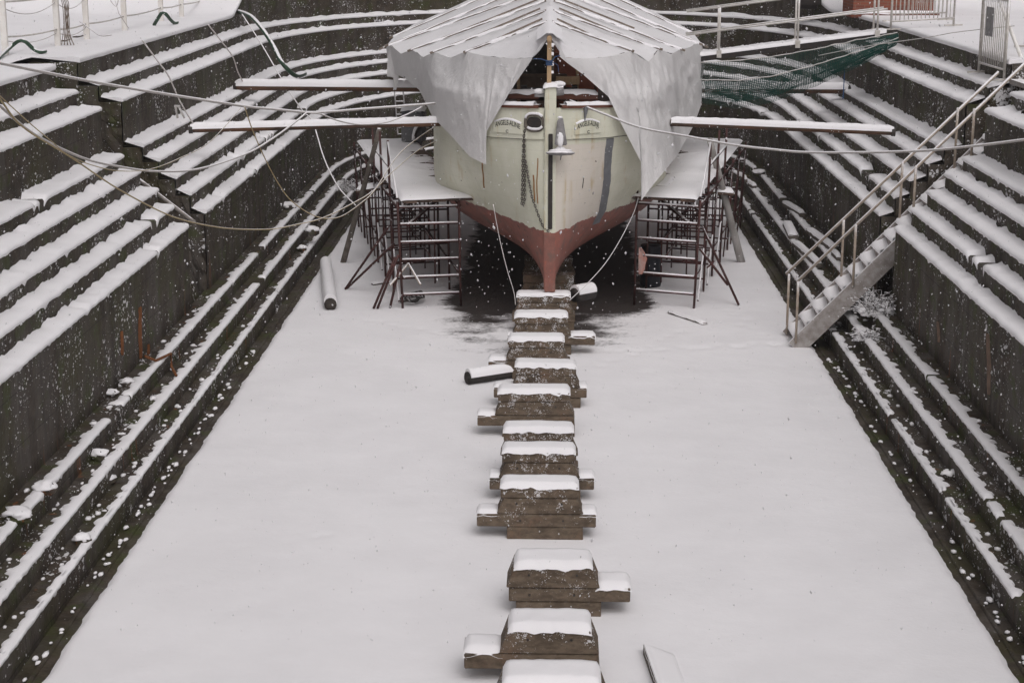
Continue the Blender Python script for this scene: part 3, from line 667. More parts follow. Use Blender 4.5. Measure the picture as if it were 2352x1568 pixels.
for E in (eL, eR):
    for k, _ in bat:
        a = ridge(ry[k]); b = E[k]; d = (b - a)
        mb = MB(); n = V((0, 0, .06)); mb.beam(a + d * .03 + n, a + d * 1.035 + n * .6, .045, .045); bo = mb.build("batten", BATTEN, tent)
        s = MB(); rows = []
        for i in range(40):
            t = .04 + .97 * i / 39; c = a + d * t + n * (1 - .4 * t) + V((0, 0, .014)); hh = max(-.012, .012 + .03 * fb(t * 9, k, b.x)); lo = -.012 - .03 * sm(-.15, .25, fb(t * 7, k + 3, b.x)); rows.append([c + V((0, w, z)) for w, z in ((-.034, lo), (-.036, hh * .3), (-.02, hh), (.02, hh), (.05, -.03))])
        s.grid(rows).build("batten_snow", SNOW, bo, smooth=True)
        if k in (5, 7, 9):           # loose spare battens between the rafters
            a2 = ridge(ry[k] + .8); b2 = E[k].lerp(E[k + 1], .6); d2 = b2 - a2; MB().beam(a2 + d2 * .08 + V((0, 0, .06)), a2 + d2 * .62 + V((0, 0, .03)), .04, .035).build("batten", BATTEN, tent)
MB().tube([ridge(29.3) - V((0, 0, .03)), ridge(45) - V((0, 0, .03))], .045, 8).build("ridge_pole", PINE, tent)
rows = []
for i in range(45):
    c = ridge(29.38 + 15.5 * i / 159); hh = .055 + .03 * fb(i * .22, 4); rows.append([c + V((w, 0, z + (hh if abs(w) < .1 else 0))) for w, z in ((-.22, -.06), (-.12, -.0), (-.05, .0), (.05, .0), (.12, -.0), (.22, -.06))])
MB().grid(rows).build("ridge_snow", SNOW, tent, smooth=True)
PL = [((1223, 137, 29.6), (1219, 141, 29.6)), ((1205, 138, 29.75), (1185, 190, 29.75)), ((1186, 139, 29.9), (1148, 250, 29.95)), ((1148, 137, 30.2), (1114, 309, 30.45)), ((1110, 132, 30.7), (1117, 379, 30.75)), ((1071, 123, 31.2), (1079, 360, 31.3)), ((1035, 137, 32.1), (1035, 311, 32.2)), ((997, 123.5, 33.1), (993, 268, 33.2)), ((972, 135, 34), (977, 235, 34.1)), ((947, 118, 35), (963, 207, 35)), ((921, 127, 36.1), (930, 180, 36)), ((896, 106, 37.3), (912, 172, 37.2)), ((886, 113, 39), (892, 165, 38.6))]
PR = [((1283, 105, 29.5), (1285, 130, 29.5)), ((1300, 137, 29.6), (1303, 145, 29.6)), ((1338, 139, 29.9), (1340, 172, 29.85)), ((1376, 137, 30.2), (1398, 223, 30.1)), ((1414, 131, 30.7), (1427, 285, 30.4)), ((1450, 121, 31.2), (1475, 378, 30.95)), ((1470, 136, 31.6), (1473, 460, 31.0)), ((1490, 146, 32.1), (1500, 425, 31.5)), ((1513, 116, 33.1), (1527, 392, 32.1)), ((1540, 128, 34), (1556, 357, 33)), ((1563, 117, 35), (1577, 318, 34)), ((1584, 112, 36.1), (1595, 285, 35.2)), ((1602, 103, 37.3), (1611, 240, 36.6)), ((1613, 107, 39.4), (1613, 200, 38.4))]
for side, PP in ((-1, PL), (1, PR)):
    mb = MB(); rows = []
    for (a0, b0), (a1, b1) in zip(PP[:-1], PP[1:]):
        for q in range(7):
            t = q / 7; A = ony(*a0).lerp(ony(*a1), t) + V((0, 0, .03)); B = ony(*b0).lerp(ony(*b1), t); row = []
            for i in range(31):
                u = i / 30; p = A.lerp(B, u); w = (.085 if side > 0 else .032) * math.sin(math.pi * min(1, u * 1.1 + .05))
                f = fb(p.x * 2.4 + p.z * 1.5, p.y * 1.2 + p.z * .8, side) + .6 * (1 - abs(nz(p.x * 5.5 + p.z * 3.4, p.y * 2, 3 + side)) * 2.4) + .35 * (1 - abs(nz(p.x * 9 + p.z * 4, p.y * 3, 8)) * 2)
                row.append((p, u, w * f * min(1, (A - B).length)))
            need = []
            for p, u, _ in row:
                q_ = 0; pp_ = p
                while q_ < 40 and pp_.y > YS - .1 and pp_.z < 4.1 and abs(pp_.x + .03) < hb(pp_.y - YS, min(pp_.z, 3.85)) + .14:
                    q_ += 1; pp_ = ony(*proj(p), p.y - .05 * q_)
                need.append(.05 * q_)
            out_ = []
            for (p, u, k_) in row:
                push = max(nd * min(1, (u / max(.05, row[i2][1])) ** 1.0) for i2, nd in enumerate(need))
                p = ony(*proj(p), p.y - push) if push > 0 else p
                out_.append(p + V((side * .55, -1, 0)) * k_)
            row = out_
            rows.append(row)
    o = mb.grid(rows).build("side_sheet", TARP, tent, smooth=True)
    g = MB()
    for (a, b) in PP[2::2]:
        c = ony(*b).lerp(ony(*a), .03) + V((0, -.03, .01)); g.tube([c, c + V((0, -.01, 0))], .016, 10)
    g.build("eyelet", GALV, o)
mb = MB()                      # torn strip hanging at the port eave
mb.grid([[ony(x0 + (x1 - x0) * i / 4, y + 1.5 * nz(y * .2, i), 37.5 + .05 * nz(y * .1, i)) for i in range(5)] for y, x0, x1 in [(108, 896, 920), (135, 890, 918), (162, 889, 914), (176, 889, 916), (178, 903, 916), (195, 904, 913), (207, 903, 910)]]); mb.build("torn_flap", TARP, tent, smooth=True)
MB().beam((-.05, YS - .03, 4.28), (-.05, YS - .02, 5.14), .075, .07).build("tent_post", PINE, tent)
for px, py0, py1, Y in ((1191, 250, 165, 30.9), (1326, 240, 150, 31.0)):
    MB().beam(ony(px, py0, Y), ony(px, py1, Y), .05, .05).build("tent_post", PINE, tent)
mb = MB(); q = [ony(1226, 135, 29.55), ony(1243, 136, 29.46), V((-.09, YS - .08, 4.73)), V((-.02, YS - .09, 4.70)), ony(1275, 131, 29.46), ony(1286, 128, 29.5)]; mb.tube(q, .008, 6)
mb.tube([V((-.0, YS - .085, 4.71)), V((.10, YS - .1, 4.66)), V((.11, YS - .1, 4.55))], .006, 5)
for k in range(5): mb.tube([(-.05 + .055 * math.cos(a), YS - .025 + .055 * math.sin(a), 4.66 + .018 * k) for a in [2 * math.pi * i / 10 for i in range(11)]], .008, 5, False)
mb.build("blue_lashing", BLUE, tent)
mb = MB(); mb.blob((-.42, YS + 2.7, 4.42), (.42, .4, .5), 11, 3, rough=.5); o = tag(mb.build("canvas_bundle", CANVAS, smooth=True), "dark canvas bundle heaped on deck under the tent", "bundle")
mb = MB(); mb.box((-.2, YS + 1.75, 4.15), (.9, .1, .42)); mb.box((-.2, YS + 1.7, 4.33), (.95, .14, .06)); tag(mb.build("plywood_crate", m_plain("old_plywood", (.17, .12, .085), (.10, .07, .05), 4), bevel=.01), "brown plywood crate on the foredeck behind the stemhead", "crate")
# ------------------------------------------------------------------ ropes
def smooth_pts(P, n=8):
    P = [V(p) for p in P]; out = []
    for i in range(len(P) - 1):
        p0 = P[max(i - 1, 0)]; p1 = P[i]; p2 = P[i + 1]; p3 = P[min(i + 2, len(P) - 1)]
        for k in range(n):
            t = k / n; out.append(.5 * ((2 * p1) + (p2 - p0) * t + (2 * p0 - 5 * p1 + 4 * p2 - p3) * t * t + (3 * p1 - p0 - 3 * p2 + p3) * t * t * t))
    out.append(P[-1]); return out
def rope(label, pts, Y0, Y1, r, mat=ROPE, cat="rope", name="rope", ys=None, snow=False):
    d = [0.]
    for a, b in zip(pts[:-1], pts[1:]): d.append(d[-1] + math.hypot(b[0] - a[0], b[1] - a[1]))
    P = smooth_pts([ony(x, y, (Y0 + (Y1 - Y0) * k / d[-1]) if ys is None else ys[i]) for i, ((x, y), k) in enumerate(zip(pts, d))])
    o = tag(MB().tube(P, r, 7).build(name, mat, smooth=True), label, cat)
    return o
rope("thick pale mooring line running from the upper left to the boat's port bow", [(-60, 132), (0, 145), (188, 183), (349, 211), (561, 244), (632, 251), (703, 258), (762, 256.5), (840, 250), (972, 240), (1010, 236)], 22, 32, .023)
rope("pale rope sagging in a wide loop up to the knot on the thick mooring line", [(-40, 205), (0, 244), (80, 309), (188, 362), (282, 384), (362, 393.5), (457, 388), (564, 354), (628, 317), (676, 282), (704, 259)], 18, 28.5, .016)
rope("short slack grey rope from the knot to the end of the lower left spar", [(704, 259), (735, 262), (776, 277), (824, 286), (883, 282), (931, 265), (968, 246)], 28.6, 31.5, .014)
rope("long yellowish rope sagging lowest across the left wall to the scaffold", [(-30, 195), (0, 228), (54, 293), (161, 360), (268, 432), (376, 489), (440, 510), (510, 523), (577, 527), (632, 525), (689, 514), (743, 500), (810, 467), (856, 439), (904, 392), (958, 347), (1000, 325)], 17, 33, .0105, YROPE)
rope("thin yellow line dipping over the left wall and rising to the mooring line", [(-20, 205), (0, 221), (67, 282), (121, 327), (150, 352), (201, 376), (269, 392), (344, 389), (416, 362), (483, 325), (553, 248)], 17, 26, .006, YROPE)
rope("thin yellow line hanging in a deep loop in front of the far left wall", [(562, 246), (582, 304), (612, 371), (641, 424), (670, 462), (714, 492), (752, 502), (788, 495), (831, 465), (861, 436), (920, 350), (1000, 290)], 26, 32.5, .009, YROPE)
rope("line from the left quay down to the outer end of the lower left spar", [(326, 92), (360, 138), (387, 175), (414, 234), (446, 288)], 30.9, 31.3, .014)
rope("line from the left quay down to the outer end of the upper left spar", [(478, 57), (512, 100), (535, 132), (546, 165), (560, 192)], 38, 38.9, .015)
rope("long line crossing both left spars down to the scaffold prop", [(556, 33), (601, 103), (650, 187), (693, 252), (716, 275), (729, 313), (741, 354), (758, 395), (782, 436), (817, 472)], 42.5, 35, .015)
rope("long white mooring line from the starboard bow across to the right", [(1309, 231), (1340, 243), (1390, 263), (1471, 293), (1578, 313), (1686, 333), (1780, 344), (1855, 350), (1989, 350), (2123, 346), (2231, 336), (2352, 321), (2420, 310)], 30, 22, .020)
rope("thin cord hanging from the port bow down to the keel block", [(1133, 470), (1140, 510), (1150, 560), (1165, 620), (1180, 670), (1184, 700)], 29.8, 29.3, .007)
rope("thin cord curving from the starboard scaffold down to the keel block", [(1466, 455), (1455, 490), (1425, 550), (1390, 605), (1350, 650), (1308, 690)], 31.0, 29.3, .007)
rope("thin wire stretched from the gangway post up over the right barriers", [(1880, 128), (2000, 105), (2120, 88), (2200, 74), (2330, 60)], 36, 30, .008, WMET, "wire", "wire")
# ------------------------------------------------------------------ spars shoring the hull
def spar(label, a, b, r=.066, snow=.062, endcap=True):
    a, b = V(a), V(b); t = thing("shoring_spar", label, "spar", (a + b) / 2, "spars shoring the boat off the dock walls")
    pts = [a.lerp(b, i / 20) for i in range(21)]; MB().tube(pts, r, 14).build("pole", BOOM, t, smooth=True)
    if endcap: MB().tube([a - (b - a).normalized() * .02, a + (b - a).normalized() * .05], r * 1.25, 12).build("end_ferrule", DARKI, t)
    rows = []; d = (b - a).normalized(); side = d.cross(V((0, 0, 1))).normalized()
    for i in range(90):
        u = i / 89; c = a.lerp(b, u * .995 + .002); h = snow * (1 + .28 * fb(u * 14, a.x) + .12 * nz(u * 50, a.y)) * min(1, .45 + u * 30, .45 + (1 - u) * 30); row = []
        for k in range(9):
            q = math.pi * (k / 8) ; cx = math.cos(q) * r * 1.03; row.append(c + side * (math.cos(q * .95 + .025 * math.pi) * r * 1.12) + V((0, 0, math.sin(q * .95 + .025 * math.pi) * (r + h) - r * .05)))
        rows.append(row)
    mb = MB(); mb.grid(rows); mb.add(rows[0], [tuple(range(9))]); mb.add(rows[-1], [tuple(range(9))]); mb.build("spar_snow", SNOW, t, smooth=True)
    return t
spar("lower, nearer snowy spar from the left ledge to the port bow, rust-brown underneath", ony(436, 297, 31.3), ony(1012, 282, 31.9))
spar("upper, farther snowy spar from the left ledge to the port side", ony(542, 198, 39.0), ony(1000, 202, 37.5), .095, .08)
spar("lower, nearer snowy spar from the right ledge to the starboard bow", ony(2054, 303, 31.4), ony(1540, 282, 31.8))
spar("snowy spar from the far right ledge to the starboard side, half behind the green net", ony(1947, 206, 39.5), ony(1560, 204, 37.8), .095, .08)
# ------------------------------------------------------------------ scaffolds
def scaffold(side, label, O, I, dvec, nb, bay, zp, skew):
    t = thing("scaffold", label, "scaffold", ((O[0] + I[0]) / 2, O[1], 0)); D = V(dvec).normalized(); O = V(O); I = V(I); up = V((0, 0, 1))
    def tb(a, b, r=.024, name="ledger"): return MB().tube([a, b], r * .9, 7).build(name, STEEL, t, smooth=True)
    for i in range(nb + 1):
        o = O + D * bay * i; n = I + D * bay * i; lean = V((side * .07, 0, 0))
        top = zp + (.95 if i in (1, 2, 3) else .0)
        tb(o, o + lean + up * top, .026, "standard"); tb(n, n + lean * .3 + up * (zp + (.25 if i == 0 and side > 0 else 0)), .026, "standard")
        for j, q in enumerate((.27, .60, .93, 1.26, 1.60, 1.92)):
            if i > 2 and j % 2: continue
            w0, w1 = (0, 1) if j % 2 == 0 else ((.0, .58) if i else (0., 1.))
            a = o + lean * (q / zp) + up * q; b = n + lean * .3 * (q / zp) + up * (q + .02 * side * (i == 0)); ro = tb(a.lerp(b, w0), a.lerp(b, w1), .021, "rung")
            if i == 0: MB().tube([a.lerp(b, .03) + up * .021, a.lerp(b, .97) + up * .021], .018, 6).build("rung_snow", SNOW, ro, smooth=True)
        if i: tb(o.lerp(n, .30) + up * .27, o.lerp(n, .30) + up * 1.92, .017, "standard")
        if i < nb:
            a = o + lean * .9 + up * (zp - .12); tb(a, a + D * bay)
            for q in (.95, 1.3, 1.62): tb(o.lerp(n, .5) + up * q, o.lerp(n, .5) + D * bay + up * (q + .02), .017)
            MB().beam(o.lerp(n, .1) + up * (zp - .45), n.lerp(o, .1) + D * bay * .9 + up * (zp - .10), .05, .05).build("brace", STEEL, t)
            tb(o.lerp(n, .65) + D * bay * .5 + up * .3, o.lerp(n, .65) + D * bay * .5 + up * zp, .018, "standard")
            tb(n + up * (zp - .12), n + D * bay + up * (zp - .12)); tb(o + up * .6, o + D * bay + up * .6); tb(n + up * .6, n + D * bay + up * .6)
            br = tb(o + lean + up * .15, o + D * bay + lean + up * (zp - .2), .018, "brace")
            if i in (0, 1, 2): MB().tube([o + lean + up * .17, (o + D * bay + lean + up * (zp - .2)).lerp(o + lean + up * .17, .5)], .016, 6).build("brace_snow", SNOW, br, smooth=True)
            if i < 3:
                g = tb(o + lean + up * (zp + (.45 if i else .05)), o + D * bay + lean + up * (zp + .9 - .45 * (i > 0)), .02, "guard_rail"); MB().tube([o + lean + up * (zp + .02 + (.45 if i else .05)), o + D * bay + lean + up * (zp + .92 - .45 * (i > 0))], .02, 6).build("rail_snow", SNOW, g, smooth=True)
    # boards, and the snow on them thinning out under the hull
    L = bay * nb; per = (I - O).normalized(); W = (I - O).length + .25
    for k in range(5):
        a = O + per * (.02 + W * k / 5 + W / 10) + up * zp; off = (.0, .12, .05, .2, .1)[k]
        MB().beam(a + D * (-.1 + off * .4) + skew * k * .04, a + D * (L - off), W / 5 - .015, .045).build("platform_board", PLANK, t)
    rows = []
    for i in range(110):
        row = []
        for j in range(30):
            u = i / 109; v = j / 29; p = O + per * (-.02 + (W + .03) * v) + D * (-.12 + (L + .05) * u) + up * (zp + .03)
            h = .062 + .02 * fb(p.x * 2, p.y * 2); sh = sm(.35, .85, v) * sm(.10, .22, u) * sm(1.0, .7, u) * (.035 + .10 * max(0, .30 + fb(p.x * 1.2, p.y * 3.2)))
            e = min(i, 109 - i) / 3; e2 = min(j, 29 - j) / 2; h = h * min(1, e + .15) ** .5 * min(1, e2 + .15) ** .5 - sh - (.015 if min(i, 109 - i, j, 29 - j) == 0 else 0); row.append(p + up * h)
        rows.append(row)
    MB().grid(rows).build("platform_snow", SNOW, t, smooth=True)
    return t
sl = scaffold(-1, "rusty red tube scaffold with a snowy platform along the port side of the boat", (-2.77, 31.13, 0), (-1.70, 31.45, 0), (-.20, .98, 0), 6, 1.5, 2.03, V((0, 0, 0)))
sr = scaffold(1, "rusty red tube scaffold with a snowy platform along the starboard side of the boat", (2.68, 31.29, 0), (1.58, 31.62, 0), (.20, .98, 0), 6, 1.5, 2.05, V((0, 0, 0)))
# raking struts of the scaffolds
def strut(par, a, b, r=.024): return MB().tube([a, b], r, 7).build("raking_strut", STEEL, par, smooth=True)
for A, B, Y in (((893, 520), (793, 664), 32.6), ((905, 560), (797, 662), 32.0)): strut(sl, ony(*A, Y), onz(*B, .03))
for A, B, Y in (((908, 590), (858, 708), 31.0), ((915, 585), (867, 708), 31.0), ((918, 610), (896, 706), 31.0)): strut(sl, ony(*A, Y), onz(*B, .03))
for A, B, Y in (((1613, 520), (1697, 700), 32.3), ((1608, 572), (1672, 655), 31.6)): strut(sr, ony(*A, Y), onz(*B, .03) if B[1] > 690 else ony(1672, 655, 31.3))
MB().tube([ony(1640, 600, 31.9), ony(1624, 615, 31.8)], .018, 6).build("raking_strut", STEEL, sr)
for A, B in (((930, 605), (888, 650)), ((930, 605), (958, 648))):
    MB().tube([ony(A[0] + 8, A[1], 31.3), ony(B[0] + 8, B[1] + 5, 30.9)], .022, 7).build("loose_clip_tube", PIPE, sl)
# leaning poles
def pole(label, a, b, r0, r1, mat=OLDW, name="leaning_pole", cat="pole"):
    a, b = V(a), V(b); pts = [a.lerp(b, i / 10) + V((.01 * nz(i, r0), 0, 0)) for i in range(11)]
    return tag(MB().tube(pts, [r0 + (r1 - r0) * i / 10 for i in range(11)], 10).build(name, mat, smooth=True), label, cat)
pole("grey weathered pole leaning from the dock floor against the left scaffold", onz(788, 604, 0), ony(872, 296, 34.6), .065, .05)
pole("pale grey pole leaning from the dock floor against the right scaffold", onz(1703, 603, 0), ony(1630, 320, 34.6), .085, .06, m_plain("pale_bark", (.46, .44, .42), (.30, .28, .26), 5, .9, .3, stretch=(1, 1, .3)))
pole("snowy bare pole fallen across the left wall slot", ony(318, 412, 28.0), ony(447, 511, 28.35), .035, .035, m_plain("slot_pole", (.30, .27, .25), (.2, .18, .16), 6, .8, .2, (.3, .4, .5, 9)))
# logs and planks on the floor and steps
def log(label, a, b, r, mat=OLDW, snow=.07, name="log", cat="log"):
    a, b = V(a), V(b); t = thing(name, label, cat, ((a + b) / 2).xy.to_3d()); d = (b - a).normalized(); sd = d.cross(V((0, 0, 1))).normalized()
    MB().tube([a.lerp(b, i / 8) for i in range(9)], [r * (1 + .06 * nz(i * 1.7, r)) for i in range(9)], 14).build("trunk", mat, t, smooth=True)
    rows = [[a.lerp(b, .02 + .95 * i / 40) + sd * (math.cos(math.pi * k / 10) * r * 1.06) + V((0, 0, math.sin(math.pi * k / 10) ** .8 * (r * .8 + snow * (1 + .25 * fb(i * .3, r))) + r * .2)) for k in range(11)] for i in range(41)]
    mb = MB(); mb.grid(rows); mb.add(rows[0], [tuple(range(11))]); mb.add(rows[-1], [tuple(range(11))]); mb.build("log_snow", SNOW, t, smooth=True); return t
log("snow-covered log lying at the left edge of the dock floor", onz(759, 700, .12), onz(748, 606, .12), .115, m_plain("dark_log", (.03, .025, .022), (.06, .05, .042), 8, .8, .4))
log("dark round log half under snow, poking out left of a tilted-cap keel block", onz(1073, 868, .12), onz(1190, 850, .12), .10, m_plain("black_log", (.022, .02, .018), (.045, .038, .034), 8, .8, .4), .05)
log("dark snowy log lying right of the stem-foot keel block", V((.42, 29.9, .55)), V((.75, 30.2, .55)), .13, DARKI, .05)
def plank(label, a, b, w, h, snow=.06, mat=OLDW, name="plank", cat="plank", grp=None, tilt=0):
    a, b = V(a), V(b); t = thing(name, label, cat, (a + b) / 2, grp); MB().beam(a, b, w, h).build("board", mat, t, bevel=.01)
    d = (b - a).normalized(); sd = d.cross(V((0, 0, 1))).normalized() * w / 2; u = V((0, 0, h / 2)); mb = MB(); pad(mb, [a - sd + u, b - sd + u, b + sd + u, a + sd + u], snow, .012, 16, 6, a.x); mb.build("plank_snow", SNOW, t, smooth=True); return t
plank("thin dark plank half buried in snow on the dock floor right of the keel blocks", onz(1538, 716, .03), onz(1620, 744, .03), .10, .05, .03)
t = thing("plank", "snow-buried plank with one thin dark edge at the bottom of the photo", "plank", (2.1, 13.6, 0)); a_, b_ = onz(1481, 1497, .03), onz(1516, 1600, .03)
MB().beam(a_ + V((0, 0, .03)), b_ + V((0, 0, .03)), .035, .13).build("board", OLDW, t, bevel=.006)
mb = MB(); pad(mb, [a_ + V((.0, .02, .09)), b_ + V((.0, 0, .09)), b_ + V((.30, 0, -.02)), a_ + V((.30, .02, -.02))], .02, .03, 16, 8, 5, 4, .03); mb.build("plank_snow", SNOW, t, smooth=True)
plank("dark plank poking out under the left scaffold", onz(855, 652, .04), onz(905, 645, .04), .10, .05, .03)
q = lambda p: (1550.3 + .293 * p[0], 172.3 + .293 * p[1])
PLK = [((860, 1010), (1000, 1095), .80, .12, "snowy timber lying highest on the right steps beyond the stairs"), ((880, 1165), (930, 1270), .58, .20, "short thick snowy timber set across the right steps beyond the stairs"),
       ((940, 1320), (1130, 1490), .58, .12, "long snowy timber on the middle right step beside the stairs"), ((1050, 1220), (1240, 1360), .82, .14, "snowy timber on the top right step just left of the stairs"), ((1240, 1395), (1285, 1440), .82, .08, "small snowy board end on the top right step beside the stairs"), ((515, 795), (560, 830), .56, .06, "thin snowy board far along the right steps"), ((585, 855), (625, 880), .56, .10, "short snowy board far along the right steps, nearer than the thin one")]
for a, b, z, w, lb in PLK: plank(lb, onz(*q(a), z), onz(*q(b), z), w, .10, .055, OLDW, "timber", "timber")
plank("small snowy timber lying on the left low steps", onz(481, 541, .56), onz(500, 528, .56), .05, .05, .03)
def stone(label, c, r, seed): 
    t = thing("stone", label, "stone", c); MB().blob(c, (r, r * .9, r * .65), seed, 2, rough=.5).build("rock", STONE, t); MB().blob(V(c) + V((0, 0, r * .35)), (r * 1.0, r * .9, r * .42), seed + 2, 3, rough=.8).build("rock_snow", SNOW, t, smooth=True)
u = lambda p: (172.3 + .293 * p[0], 172.3 + .293 * p[1])
for k, (p, z, r, lb) in enumerate([(u((1675, 1040)), .78, .17, "flat snowy stone at the foot of the far left wall"), (u((1860, 1225)), .55, .16, "snowy rubble stone on the left steps below the sagging ropes"), (q((660, 775)), .78, .16, "dark stone with a snow cap on the top right step"), (u((1780, 1365)), .3, .10, "small snowy stone low on the left steps"),
     ((228, 1047), .55, .11, "round snow-capped stone on the near left middle step"), ((247, 1104), .3, .11, "snow-capped stone on the near left lowest tread"), ((190, 1240), .28, .10, "large snow lump on the near left lowest step"), ((104, 1122), .78, .13, "lumpy snow-buried stone on the near left top step"), ((40, 1188), .78, .15, "big snow-buried stone at the left edge on the near top step"), ((2180, 1092), .28, .11, "snow-capped stone on the near right lowest step"), ((290, 880), .78, .10, "snow-capped stone against the near left wall foot"), ((255, 905), .78, .09, "smaller stone by the near left wall foot")]):
    stone(lb, onz(*p, z), r, k * 5 + 2)
# ------------------------------------------------------------------ metal stairs on the right
stt = thing("metal_staircase", "snowy staircase with pipe handrails climbing the right wall slot", "staircase", (5.6, 28.7, 0))
YNr, YFr = 28.28, 29.12; X0, SL = 4.12, 1.052
zn = lambda x: (x - X0) * SL
for y, s in ((YNr, -1), (YFr, 1)):
    a = V((X0 + .05, y, -.02)); b = V((7.95, y, zn(7.95) - .10)); d = (b - a).normalized(); upv = V((-d.z, 0, d.x))
    MB().beam(a + upv * .02, b + upv * .02, .06, .30, upv).build("stringer", CONC, stt)
    pts = [V((X0 + .02, y, zn(X0 + .02) + 1.12)), V((7.7, y, zn(7.7) + 1.02))] if s < 0 else [V((X0 - .05, y, zn(X0 - .05) + 1.16)), V((7.5, y, zn(7.5) + 1.02))]
    hr = MB().tube(pts, .025, 10).build("handrail", PIPE, stt, smooth=True)
    MB().tube([p + V((0, 0, .018)) for p in pts], .018, 8).build("rail_snow", SNOW, hr, smooth=True)
    for x in ((4.16, 5.08, 6.02, 6.92) if s < 0 else (4.12, 5.02, 5.97, 6.85)):
        MB().tube([(x, y - .04, zn(x) + .05), (x, y - .04, zn(x) + 1.12)], .022, 8).build("rail_post", PIPE, stt, smooth=True)
NTR = 19
for k in range(NTR):
    x = X0 + .06 + k * .197; z = zn(x) + .10
    tr = MB().box((x + .08, (YNr + YFr) / 2, z), (.24, YFr - YNr - .06, .035)).build("tread", CONC, stt)
    MB().add([(x + .19, YNr + .03, z), (x + .19, YFr - .03, z), (x + .19, YFr - .03, z + .19), (x + .19, YNr + .03, z + .19)], [(0, 1, 2, 3)]).build("riser", CONC, tr)
    rows = []
    for j in range(11):
        v = j / 10; y = YNr + .03 + (YFr - YNr - .06) * v; hh = .035 + .10 * abs(v - .5) ** 1.6 * 2 + .012 * nz(k * 3.1, v * 5)
        rows.append([(x - .05, y, z + .0), (x - .03, y, z + hh * .7), (x + .05, y, z + hh), (x + .13, y, z + hh * 1.25), (x + .188, y, z + hh * 1.6)])
    MB().grid(rows).build("tread_snow", SNOW, tr, smooth=True)
MB().box((8.15, 28.6, 4.42), (.85, 1.25, .08)).build("landing", CONC, stt)
# ------------------------------------------------------------------ gangway and its net
gw = thing("gangway", "white railed gangway with snow on its deck from the right quay to the boat", "gangway", (5.2, 37.2, 4.3))
GA = ony(1575, 134, 37.9); GB = ony(2036, 76, 36.9); gd = (GB - GA); side = V((0.05, 1, 0)).normalized() * .62; up = V((0, 0, 1))
MB().beam(GA + side / 2 - up * .07, GB + side / 2 - up * .07, .66, .10).build("walkway", DARKI, gw)
rows = [[GA + gd * (i / 120) + side * v + up * (.0 + (.0 if v in (-.06, 1.06) else .07) * (1 + .4 * fb(i * .25, v)) + (.03 * max(0, nz(i * 1.1, 7)) if v > 0 else 0)) for v in (-.06, -.03, .2, .5, .8, 1.03, 1.06)] for i in range(121)]
MB().grid(rows).build("walkway_snow", SNOW, gw, smooth=True)
for s in (0, 1):
    for h in (.50, 1.0):
        a = GA + side * s + up * h; b = GB + side * s + up * h; g = MB().tube([a, b], .020, 8).build("guard_rail", WMET, gw, smooth=True)
    for t in (.17, .565, .955):
        p = GA + gd * t + side * s; MB().tube([p, p + up * 1.0], .022, 8).build("rail_post", WMET, gw, smooth=True)
        MB().box(p + V((0, -.03, .0)), (.10, .05, .16)).build("post_foot", WMET, gw)
def netting():
    mb = MB(); T = [(1603, 144), (1700, 139), (1790, 128), (1880, 112), (1970, 92), (2062, 76)]; B = [(1612, 236), (1690, 250), (1770, 236), (1880, 196), (1975, 152), (2058, 104)]
    rows = []; n = 92; mm = 30
    for i in range(n + 1):
        f = i / n * 5; k = min(4, int(f)); t = f - k; Y = 37.7 + (36.2 - 37.7) * i / n
        a = ony(T[k][0] + (T[k + 1][0] - T[k][0]) * t, T[k][1] + (T[k + 1][1] - T[k][1]) * t, Y); b = ony(B[k][0] + (B[k + 1][0] - B[k][0]) * t, B[k][1] + (B[k + 1][1] - B[k][1]) * t, Y - .35)
        rows.append([a.lerp(b, j / mm) + V((.02 * nz(i * .3, j * .3), -.16 * math.sin(math.pi * j / mm) + .03 * nz(i * .15, j * .4, 5), .02 * nz(i * .2, j * .2, 8))) for j in range(mm + 1)])
    mb.grid(rows); o = mb.build("safety_net", NETM)
    md = o.modifiers.new("cords", 'WIREFRAME'); md.thickness = .011; md.use_even_offset = False; md.use_replace = True
    tag(o, "green safety net slung under the gangway", "net")
    mb = MB(); mb.grid([[p for p in r[13:27]] for r in rows[2:88]]); s = mb.build("folded_layer", NETM, o); md = s.modifiers.new("cords", 'WIREFRAME'); md.thickness = .026; md.use_even_offset = False
    for j in (0, 12): MB().tube([r[j] for r in rows], .012, 6).build("border_cord", WMET, o, smooth=True)
netting()
rope("thin blue cord hanging from the net down the right wall", [(1940, 160), (1938, 200), (1936, 228)], 36.4, 36.4, .012, BLUE, "cord", "cord")
# ------------------------------------------------------------------ right quay: barriers, brick pier
def barrier(label, a, b, h, nbar, z0=0., mat=WMET):
    a, b = V(a), V(b); t = thing("crowd_barrier", label, "barrier", (a + b) / 2, "metal crowd barriers on the right quay"); up = V((0, 0, 1))
    mb = MB(); mb.tube([a + up * .0, a + up * h, b + up * h, b + up * 0], .024, 8); mb.tube([a + up * .18, b + up * .18], .02, 8); mb.build("frame", mat, t, smooth=True)
    for k in range(1, nbar): MB().tube([a.lerp(b, k / nbar) + up * .18, a.lerp(b, k / nbar) + up * h], .010, 6).build("bar", mat, t, smooth=True)
    for p in (a, b): MB().beam(p + V((-.22, -.1, .02)), p + V((.22, .1, .02)), .03, .03).build("foot", mat, t)
    MB().tube([a + up * (h + .02), b + up * (h + .02)], .02, 6).build("barrier_snow", SNOW, t, smooth=True); return t
zq = ZQ + .06
barrier("white crowd barrier beside the quay end of the gangway", (7.25, 37.3, zq), (8.95, 38.9, zq), 1.15, 15)
barrier("white crowd barrier further back behind the gangway head", (7.9, 40.6, zq), (9.3, 41.2, zq), 1.15, 14)
bt = barrier("grey mesh barrier standing at the edge of the right slot above the stairs", (7.62, 30.95, 4.42), (7.66, 29.35, 4.42), 1.33, 14)
